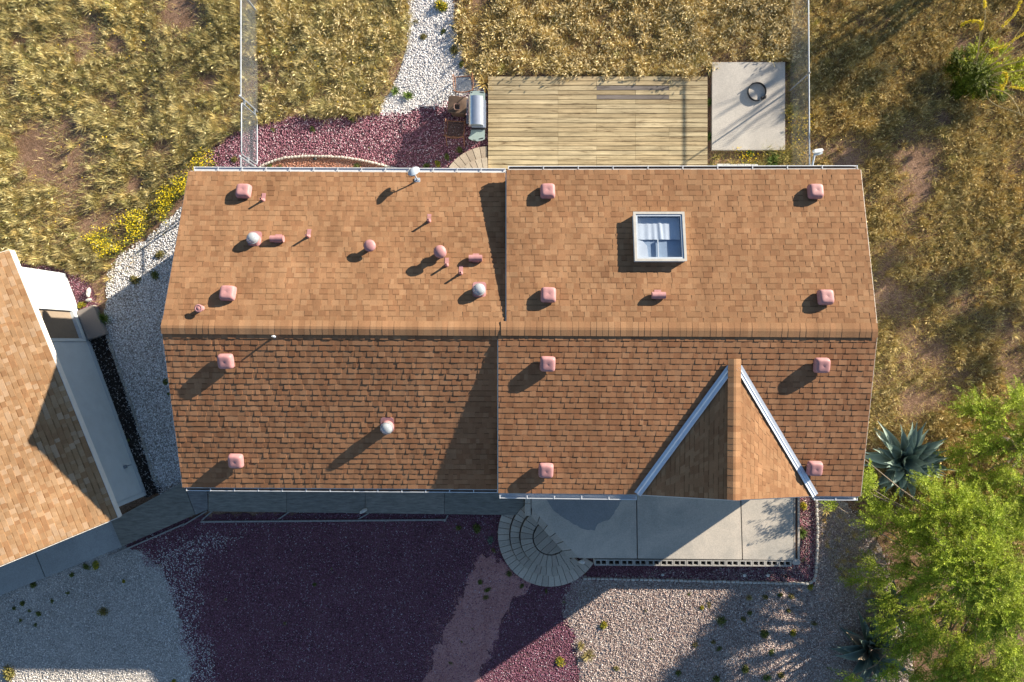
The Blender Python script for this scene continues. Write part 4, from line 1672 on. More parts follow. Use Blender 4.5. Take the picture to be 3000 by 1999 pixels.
# scalloped concrete edging
def edging(label, path, step=.105, w=.062, h=.11, col=(.50, .47, .43), z=0.0, gap=.012):
    pts = [W(x, y, h) for x, y in path]
    L_ = sum((pts[i + 1] - pts[i]).length for i in range(len(pts) - 1))
    n = int(L_ / step)
    t_ = thing('garden_edging', label, 'edging', pts[len(pts) // 2] - Vector((0, 0, h)))
    m2 = MB()

    def at(s):
        for i in range(len(pts) - 1):
            l = (pts[i + 1] - pts[i]).length
            if s <= l or i == len(pts) - 2:
                return pts[i].lerp(pts[i + 1], min(1, s / l)), (pts[i + 1] - pts[i]).normalized()
            s -= l
    r2 = random.Random(len(path) * 13)
    for i in range(n):
        p, t = at((i + .5) * L_ / n)
        hx, hy = (L_ / n - gap) / 2, w / 2
        ang = math.atan2(t.y, t.x) + r2.uniform(-.09, .09)
        M = Matrix.Translation((p.x + r2.uniform(-.008, .008), p.y + r2.uniform(-.008, .008), z)) @ Matrix.Rotation(ang, 4, 'Z')
        k = r2.uniform(.82, 1.12)
        m2.loft([ring_se(hx, hy, 0, 12, 3.5), ring_se(hx, hy, h * .75, 12, 3.5), ring_se(hx * .8, hy * .75, h * .97, 12, 3), ring_se(hx * .3, hy * .3, h, 12, 2)],
                col=tuple(c * k for c in col), M=M)
    m2.build('edging_blocks', 'paver', t_)
    return t_


edging('arched run of small pale scalloped edging blocks round the orange gravel bed', [(756, 492), (775, 481), (800, 470), (830, 462), (865, 458), (900, 457), (950, 457), (1000, 460),
       (1045, 466), (1080, 473), (1120, 483), (1160, 494), (1190, 503)], col=(.56, .50, .43))
edging('L-shaped run of grey scalloped edging blocks round the bed below the porch', [(1708, 1697), (1900, 1701), (2100, 1706), (2300, 1711), (2372, 1712), (2388, 1702), (2393, 1680),
       (2396, 1620), (2398, 1560), (2395, 1500), (2394, 1440)], step=.135, w=.075)
edging('slanting run of small round edging stones between mulch strip and side gravel', [(310, 985), (322, 1020), (345, 1085), (372, 1160), (402, 1250), (425, 1325), (447, 1405), (470, 1425)],
       step=.11, col=(.34, .33, .31))

# ================================================================== FENCES
def fabric(mb, p0, p1, z0, z1, sp=.07, r=.0016):
    p0, p1 = Vector((p0.x, p0.y, 0)), Vector((p1.x, p1.y, 0))
    L_ = (p1 - p0).length
    t = (p1 - p0) / L_
    H_ = z1 - z0
    s = -H_
    while s < L_:
        for sg in (1, -1):
            a0, b0 = (s, s + H_)
            ua, ub = max(0, a0), min(L_, b0)
            if ub - ua > .01:
                za, zb = (ua - a0), (ub - a0)
                if sg < 0:
                    za, zb = H_ - za, H_ - zb
                mb.tube([p0 + t * ua + Vector((0, 0, z0 + za)), p0 + t * ub + Vector((0, 0, z0 + zb))], r, 4, cap=False)
        s += sp


def gpt(px, py):
    return W(px, py, 0)


def post(parent, px, py, h=1.36, r=.030):
    m_ = MB()
    p = gpt(px, py)
    m_.tube([p, p + Vector((0, 0, h))], r, 12)
    m_.loft([circ(r * 1.15, h, 12, p.x, p.y), circ(r * 1.1, h + .03, 12, p.x, p.y), circ(r * .4, h + .05, 12, p.x, p.y)])
    o_ = m_.build('post', 'galvanised', parent)
    return smooth(o_, 40)


XL = gpt(757, 300).x
fl = thing('chain_link_fence', 'left chain link fence with grey top rail running north from the gate', 'fence', gpt(757, 300))
n_end, s_end = gpt(755, -420), gpt(756, 331)
n_end.x, s_end.x = XL, XL
for py in (331, 41, -250):
    post(fl, 757, py)
m_ = MB()
m_.tube([n_end + Vector((0, 0, 1.30)), s_end + Vector((0, 0, 1.30))], .021, 10)
smooth(m_.build('top_rail', 'galvanised', fl), 60)
m_ = MB()
fabric(m_, n_end, s_end, .03, 1.29)
m_.build('wire_mesh', 'galvanised', fl)

gate = thing('chain_link_gate', 'chain link gate leaf in a round-cornered pipe frame between two posts', 'gate', gpt(757, 415))
m_ = MB()
yN, yS = gpt(757, 345).y, gpt(757, 487).y
zlo, zhi, rc = .10, 1.26, .09
loop = []
for cy_, cz_, a0 in ((yN - rc, zhi - rc, 0), (yS + rc, zhi - rc, 90), (yS + rc, zlo + rc, 180), (yN - rc, zlo + rc, 270)):
    for k in range(6):
        a = R(a0 + 90 * k / 5)
        loop.append(Vector((XL, cy_ + rc * math.cos(a), cz_ + rc * math.sin(a))))
m_.tube(loop + [loop[0]], .021, 10, cap=False)
smooth(m_.build('frame', 'galvanised', gate), 60)
m_ = MB()
fabric(m_, Vector((XL, yN, 0)), Vector((XL, yS, 0)), zlo, zhi)
m_.build('wire_mesh', 'galvanised', gate)
for z in (.3, 1.05):
    m_ = MB()
    m_.box((XL, yN + .06, z), (.05, .14, .05))
    m_.build('hinge', 'galvanised', gate)
m_ = MB()
m_.box((XL, yS - .05, .8), (.06, .16, .09))
m_.build('latch', 'galvanised', gate)
fs_ = thing('chain_link_fence', 'short chain link panel between the gate and the back wall of the house', 'fence', gpt(757, 510))
post(fs_, 757, 496)
m_ = MB()
e0, e1 = gpt(757, 496), gpt(757, 570)
m_.tube([e0 + Vector((0, 0, 1.3)), e1 + Vector((0, 0, 1.3))], .021, 10)
smooth(m_.build('top_rail', 'galvanised', fs_), 60)
m_ = MB()
fabric(m_, e0, e1, .03, 1.29)
m_.build('wire_mesh', 'galvanised', fs_)

fr_ = thing('chain_link_fence', 'right chain link fence with thin rail running north past the concrete pad', 'fence', gpt(2312, 300))
XR = gpt(2312, 300).x
n_end, s_end = Vector((XR - .04, gpt(0, -420).y, 0)), Vector((XR + .03, gpt(0, 540).y, 0))
for py in (268, -30, -330, 520):
    post(fr_, 2312, py, r=.024)
m_ = MB()
m_.tube([n_end + Vector((0, 0, 1.30)), s_end + Vector((0, 0, 1.30))], .022, 10)
smooth(m_.build('top_rail', 'galvanised', fr_), 60)
m_ = MB()
fabric(m_, n_end, s_end, .03, 1.29)
m_.build('wire_mesh', 'galvanised', fr_)

# ================================================================== BACK YARD THINGS
gr = thing('gas_grill', 'large stainless gas grill with green-grey side shelves against the deck', 'grill', W(1399, 343, 0))
gz = .88
k_ = (HC - gz) / F


def gl_(px, py):
    """grill-local coordinates of a photo pixel at shelf height"""
    q = W(px, py, gz) - gr.location
    return q.x, q.y


def local_prism(m_, pix, z0, z1, col=(1, 1, 1)):
    m_.prism([gl_(*p) for p in pix], z0, z1, col)


O0 = (0, 0, 0)
m_ = MB()
local_prism(m_, [(1384, 292), (1419, 292), (1419, 378), (1384, 378)], .10, .86)
m_.build('cabinet', 'dark_metal', gr, origin=O0)
m_ = MB()
local_prism(m_, [(1382, 296), (1424, 296), (1424, 376), (1382, 376)], .861, .93)
m_.build('firebox', 'grill_steel', gr, origin=O0)
m_ = MB()
local_prism(m_, [(1377, 271), (1380, 268), (1395, 267), (1418, 269), (1421, 275), (1421, 295), (1381, 295), (1380, 281), (1377, 279)], gz - .03, gz)
shn = m_.build('side_shelf', 'grill_shelf', gr, origin=O0)
for sq in ([(1406, 269.5), (1418, 271.5), (1418, 274), (1406, 272)], [(1379, 271), (1384, 269.5), (1384, 272), (1379, 274)]):
    m_ = MB()
    local_prism(m_, sq, gz + .001, gz + .004)
    m_.build('slot', 'dark_metal', shn, origin=O0)
m_ = MB()
local_prism(m_, [(1380, 381), (1420, 381), (1420, 408), (1412, 412), (1398, 414), (1384, 412), (1374, 407), (1372, 404), (1378, 395)], gz - .03, gz)
shs = m_.build('side_shelf', 'grill_shelf', gr, origin=O0)
for sq in ([(1403, 407), (1416, 404), (1416, 407), (1403, 410)], [(1386, 410), (1394, 411), (1394, 413), (1386, 412)]):
    m_ = MB()
    local_prism(m_, sq, gz + .001, gz + .004)
    m_.build('slot', 'dark_metal', shs, origin=O0)
# hood: rounded front, flat sloping back, drawn along the grill's length
prof = [(-.205, .93)]
for k in range(9):
    a = R(180 - 95 * k / 8)
    prof.append((-.03 + .19 * math.cos(a), .99 + .20 * math.sin(a)))
prof += [(.06, 1.185), (.215, 1.12), (.225, .93)]
y0, y1 = gl_(1400, 374)[1], gl_(1400, 291)[1]
m_ = MB()
m_.loft([[(x, y0, z) for x, z in prof[::-1]], [(x, y1, z) for x, z in prof[::-1]]])
smooth(m_.build('hood', 'grill_steel', gr, origin=O0), 35)
m_ = MB()
m_.tube([(-.255, y0 + .06, 1.02), (-.255, y1 - .06, 1.02)], .014, 8)
for y in (y0 + .10, y1 - .10):
    m_.tube([(-.255, y, 1.02), (-.19, y, 1.03)], .010, 6)
m_.build('handle', 'galvanised', gr, origin=O0)
m_ = MB()
local_prism(m_, [(1381, 376.5), (1421, 376.5), (1421, 380), (1381, 380)], .80, .92)
m_.build('end_gap', 'dark_metal', gr, origin=O0)
for sx, sy in ((-1, -1), (1, -1), (-1, 1), (1, 1)):
    m_ = MB()
    m_.loft([[(sx * .15 - .02, sy * .40 + .06 * math.cos(t), .06 + .06 * math.sin(t)) for t in [2 * math.pi * j / 14 for j in range(14)]],
             [(sx * .15 + .02, sy * .40 + .06 * math.cos(t), .06 + .06 * math.sin(t)) for t in [2 * math.pi * j / 14 for j in range(14)]]])
    m_.build('wheel', 'black_plastic', gr, origin=O0)


def patio_chair(label, loc, rz, sl_mat):
    t_ = thing('patio_chair', label, 'chair', loc, rz, 'rusty metal patio chairs by the grill')
    m_ = MB()
    hw = .25
    m_.tube([(-hw, .25, .43), (hw, .25, .43), (hw, -.22, .41), (-hw, -.22, .41), (-hw, .25, .43)], .014, 8, cap=False)
    m_.build('seat_frame', 'rust_metal', t_, origin=O0)
    m_ = MB()
    n_ = 10
    for i in range(n_ * 2):                      # open woven sling: thin slats both ways
        x = -hw + .02 + (2 * hw - .04) * i / (n_ * 2 - 1)
        m_.box((x, .015, .415), (.010, .45, .006))
    for i in range(n_ * 2):
        y = -.21 + .45 * i / (n_ * 2 - 1)
        m_.box((0, y, .422), (2 * hw - .03, .010, .004))
    m_.build('seat', sl_mat, t_, origin=O0)
    m_ = MB()
    arc = [(-.30 + .60 * k / 12, -.33 - .065 * math.sin(math.pi * k / 12), .84) for k in range(13)]
    m_.tube([(-hw, -.20, .41)] + [(-.28, -.26, .66)] + arc + [(.28, -.26, .66), (hw, -.20, .41)], .014, 8)
    for k in range(1, 8):
        x = -hw + 2 * hw * k / 8
        m_.tube([(x, -.215, .42), (x, -.34 - .03 * math.sin(math.pi * k / 8), .83)], .005, 5)
    m_.build('backrest', 'rust_metal', t_, origin=O0)
    for s in (-1, 1):
        m_ = MB()
        m_.tube([(s * .27, -.26, .62), (s * .30, -.1, .63), (s * .30, .20, .62), (s * .29, .28, .58)], .013, 8)
        m_.build('armrest', 'rust_metal', t_, origin=O0)
        m_ = MB()
        m_.tube([(s * .29, .28, .58), (s * .27, .25, .43), (s * .28, .29, 0)], .013, 8)
        m_.build('leg', 'rust_metal', t_, origin=O0)
        m_ = MB()
        m_.tube([(s * .27, -.22, .42), (s * .27, -.40, 0)], .013, 8)
        m_.build('leg', 'rust_metal', t_, origin=O0)
    return t_


patio_chair('rusty metal patio chair on the white gravel north of the grill', W(1359, 254, .3), R(4), 'galvanised').location.z = 0
patio_chair('rusty metal patio chair in the shade south of the brown table', W(1335, 384, .3), R(-3), 'brown_plastic').location.z = 0

tb = thing('side_table', 'small square brown patio table between the two rusty chairs', 'table', W(1345, 327, 0), R(-6))
m_ = MB()
m_.loft([ring_se(.30, .265, .52, 28, 7), ring_se(.30, .265, .55, 28, 7), ring_se(.285, .25, .565, 28, 7)])
smooth(m_.build('tabletop', 'brown_plastic', tb, origin=O0), 40)
m_ = MB()
m_.loft([ring_se(.22, .19, .05, 20, 6), ring_se(.25, .215, .519, 20, 6)])
m_.build('body', 'brown_plastic', tb, origin=O0)
for sx in (-1, 1):
    for sy in (-1, 1):
        m_ = MB()
        m_.box((sx * .20, sy * .17, .025), (.06, .06, .05))
        m_.build('foot', 'black_plastic', tb, origin=O0)
pot = thing('clay_pot', 'little square reddish clay pot standing on the brown side table', 'pot', W(1340, 318, .565))
m_ = MB()
m_.loft([ring_se(.06, .06, 0, 20, 4), ring_se(.085, .085, .12, 20, 4), ring_se(.095, .095, .12, 20, 4), ring_se(.095, .095, .15, 20, 4),
         ring_se(.078, .078, .15, 20, 4), ring_se(.07, .07, .10, 20, 4)])
m_.build('body', 'clay', pot, origin=O0)
m_ = MB()
m_.loft([ring_se(.069, .069, .08, 20, 4), ring_se(.069, .069, .105, 20, 4)])
m_.build('soil', 'brown_plastic', pot, origin=O0)

ring = thing('metal_ring', 'dark steel hoop with a clasp lying on the concrete pad', 'hoop', W(2216, 271, .13))
m_ = MB()
R0, R1 = .285, .272
n_ = 48
arc = [R(-52 + 340 * k / (n_ - 1)) for k in range(n_)]
prof = [[(R0 * math.cos(a), R0 * math.sin(a), .0), (R0 * math.cos(a), R0 * math.sin(a), .085), (R1 * math.cos(a), R1 * math.sin(a), .085),
         (R1 * math.cos(a), R1 * math.sin(a), .0)] for a in arc]
m_.loft(prof)
m_.build('band', 'dark_metal', ring, origin=O0)
m_ = MB()
m_.box((.20, -.19, .05), (.13, .09, .07), R(20))
m_.tube([(.20, -.19, .09), (.26, -.20, .12), (.28, -.15, .10), (.24, -.13, .06)], .009, 8)
m_.build('clasp', 'dark_metal', ring, origin=O0)
m_ = MB()
m_.tube([(-.17, .22, 0), (-.17, .22, .15)], .016, 8)
m_.build('pin', 'dark_metal', ring, origin=O0)

wb = thing('block_step', 'low row of six white concrete blocks under the north eave', 'step', W(2158, 494, 0))
for i in range(6):
    m_ = MB()
    a_, b2 = W(2101 + i * 20 + .6, 512, .2), W(2101 + (i + 1) * 20 - .6, 481.5 + random.uniform(-.8, .8), .2)
    c0 = Vector(((a_.x + b2.x) / 2, (a_.y + b2.y) / 2, .1))
    m_.box(c0, (b2.x - a_.x, b2.y - a_.y, .20 + random.uniform(-.006, .006)))
    m_.build('block', 'light_stone', wb)

lamp = thing('security_light', 'white lamp head on bent grey pipe reaching out from the north wall', 'lamp', W(2378, 505, 2.9))
m_ = MB()
q = [W(2378, 508, 2.6), W(2378, 498, 2.95), W(2382, 474, 3.0), W(2387, 452, 3.0)]
m_.tube(q, [.03, .03, .027, .025], 10)
smooth(m_.build('arm', 'dish_grey', lamp), 60)
m_ = MB()
c0 = W(2396, 443, 3.02)
m_.loft([ring_se(.13, .05, z, 24, 3.5, 0, 0) if s == 1 else ring_se(.13 * s, .05 * s, z, 24, 3.5) for z, s in ((-.05, .85), (-.03, 1), (.03, 1), (.05, .85))],
        M=Matrix.Translation(c0) @ Matrix.Rotation(R(7), 4, 'Z'))
smooth(m_.build('lamp_head', 'white_paint', lamp), 40)
m_ = MB()
c1 = W(2397, 451, 2.95)
m_.loft([ring_se(.11, .035, z, 20, 3) for z in (-.03, .03)], M=Matrix.Translation(c1) @ Matrix.Rotation(R(10), 4, 'Z'))
m_.build('sensor', 'dish_grey', lamp)
cab = thing('utility_box', 'grey utility box peeping out under the north eave beside the lamp pipe', 'box', W(2425, 492, 0))
m_ = MB()
cc2 = W(2424, 503, .9)
m_.loft([ring_se(.30, .20, z, 24, 5, cc2.x, cc2.y) for z in (0, .85)] + [ring_se(.27, .17, .93, 24, 4, cc2.x, cc2.y), ring_se(.1, .06, .95, 24, 3, cc2.x, cc2.y)])
smooth(m_.build('cabinet', 'dish_grey', cab), 35)
m_ = MB()
m_.box((cc2.x, cc2.y + .205, .5), (.4, .014, .5))
m_.build('door', 'dish_grey', cab)


# rocks
def rock(label, px, py, z, sx, sy, sz, rz, seed, mat='light_stone'):
    rr = random.Random(seed)
    m_ = MB()
    ks = [rr.uniform(.8, 1.15) for _ in range(12)]
    rings_ = []
    for zf, s in ((0, .8), (.35, 1.0), (.75, .85), (1.0, .45)):
        rings_.append([(sx / 2 * s * ks[k] * math.cos(2 * math.pi * k / 12), sy / 2 * s * ks[(k * 5) % 12] * math.sin(2 * math.pi * k / 12), sz * zf * rr.uniform(.93, 1.05))
                       for k in range(12)])
    M = Matrix.Rotation(rz, 4, 'Z')
    m_.loft(rings_, M=M)
    o_ = m_.build('rock', mat, None, origin=O0)
    o_.location = W(px, py, z)
    return tag(o_, label, 'rock')


rock('long pale rock lying on the plywood walkway', 1065, 1497, .262, .30, .12, .10, R(28), 3)
rock('pale rounded rock sitting on the block border beside the paver steps', 1705, 1646, .49, .21, .13, .10, R(-6), 4)
rock('upright rough white block beside the garage landing', 263, 859, 0, .10, .30, .14, R(-8), 5, 'edging_concrete')
rock('flat rounded pale stone touching the corner of the garage landing', 262, 880, 0, .19, .12, .09, R(12), 6, 'edging_concrete')
rock('white stone at the foot of the gate beside the arched edging', 759, 495, 0, .15, .09, .09, R(-10), 7)
rock('small pale rock in the dark bed below the porch blocks', 1941, 1684, .03, .11, .09, .07, 0, 8)


def path_light(label, px, py, on_pale=True):
    t_ = thing('path_light', label, 'garden light', W(px, py, .0))
    m_ = MB()
    m_.tube([(0, 0, 0), (0, 0, .16)], .011, 8)
    m_.build('stake', 'black_plastic', t_, origin=O0)
    m_ = MB()
    m_.loft([circ(.05, .15), circ(.052, .17), circ(.035, .19), circ(.012, .195)])
    smooth(m_.build('cap', 'light_stone' if on_pale else 'black_plastic', t_, origin=O0), 40)
    return t_


path_light('pale disc garden light in the dark bed, the one nearer the paver steps', 2176, 1681)
path_light('pale disc garden light in the dark bed, the one nearer the sunlit corner', 2244, 1681)
path_light('black garden light in the sunlit right corner of the bed below the porch', 2296, 1684, False)
path_light('small black garden light in the orange gravel bed', 927, 471, False)

# ================================================================== PLANTS
def weed_proto(kind, seed):
    r_ = np.random.default_rng(seed)
    acc = Acc()
    if kind == 'mound':            # dense small-leaved mound, radius about .15
        n = 420
        P = unit(n, r_) * (r_.random((n, 1)) ** .33) * np.array([.15, .15, .11])
        P[:, 2] = np.abs(P[:, 2])
        cl = np.array([.175, .20, .050]) * (1 + r_.normal(0, .28, (n, 1))).clip(.4, 1.7)
        D = P / (np.linalg.norm(P, axis=1, keepdims=True) + 1e-6) + r_.normal(0, .5, (n, 3))
    elif kind == 'yellow':         # mound with yellow heads
        n = 700
        P = unit(n, r_) * (r_.random((n, 1)) ** .3) * np.array([.15, .15, .12])
        P[:, 2] = np.abs(P[:, 2])
        pal = np.array([[.20, .24, .05], [.28, .28, .05], [.62, .48, .04], [.72, .55, .05]])
        cl = pal[r_.choice(4, n, p=[.35, .3, .2, .15])] * (1 + r_.normal(0, .18, (n, 1))).clip(.5, 1.5)
        D = P / (np.linalg.norm(P, axis=1, keepdims=True) + 1e-6) + r_.normal(0, .5, (n, 3))
    elif kind == 'sage':           # loose blue-green sprig
        n = 260
        P = unit(n, r_) * (r_.random((n, 1)) ** .5) * np.array([.15, .15, .12])
        P[:, 2] = np.abs(P[:, 2])
        cl = np.array([.22, .31, .22]) * (1 + r_.normal(0, .22, (n, 1))).clip(.5, 1.5)
        D = P / (np.linalg.norm(P, axis=1, keepdims=True) + 1e-6) + r_.normal(0, .3, (n, 3))
    elif kind == 'olive':
        n = 420
        P = unit(n, r_) * (r_.random((n, 1)) ** .4) * np.array([.15, .15, .10])
        P[:, 2] = np.abs(P[:, 2])
        pal = np.array([[.22, .19, .055], [.28, .24, .08], [.16, .16, .045], [.36, .29, .12]])
        cl = pal[r_.integers(0, 4, n)] * (1 + r_.normal(0, .2, (n, 1))).clip(.5, 1.5)
        D = P / (np.linalg.norm(P, axis=1, keepdims=True) + 1e-6) + r_.normal(0, .5, (n, 3))
    else:                          # grassy tuft
        n = 190
        az = r_.uniform(0, 6.283, n)
        P = np.stack([np.cos(az), np.sin(az)], 1) * r_.uniform(0, .05, (n, 1))
        base = np.array([.16, .23, .05]) if kind == 'tuft' else np.array([.40, .33, .14])
        c = base * (1 + r_.normal(0, .25, (n, 1))).clip(.5, 1.6)
        V, q, t, cc_, _, _ = blades(P, az + r_.normal(0, .3, n), np.abs(r_.normal(.75, .35, n)), r_.uniform(.08, .2, n), np.full(n, .010), c)
        acc.put(V, q, t, cc_)
        me = acc.build('weed', 'leaf')
        return me
    lump = np.concatenate([r_.normal(0, .036, (6, 2)).clip(-.055, .055), np.zeros((6, 1))], 1)
    lump[0] = 0
    pickl = r_.choice(6, len(P), p=[.3, .2, .18, .14, .1, .08])
    P = P * (.5 + .3 * r_.random(6)[pickl])[:, None] + lump[pickl]
    core = r_.random(len(P)) < .35
    P[core] = unit(int(core.sum()), r_) * (r_.random((int(core.sum()), 1)) ** .5) * np.array([.10, .10, .05])
    P[:, 2] = np.abs(P[:, 2])
    stray = r_.random(len(P)) < .05
    P[stray] *= r_.uniform(1.0, 1.25, (stray.sum(), 1))
    D /= np.linalg.norm(D, axis=1, keepdims=True)
    U = np.cross(D, unit(len(D), r_))
    U /= np.linalg.norm(U, axis=1, keepdims=True) + 1e-9
    V, q, c = leaf_quads(P, D, U, r_.uniform(.03, .055, len(P)), r_.uniform(.012, .022, len(P)), cl)
    acc.put(V, q, None, c)
    return acc.build('weed', 'leaf')


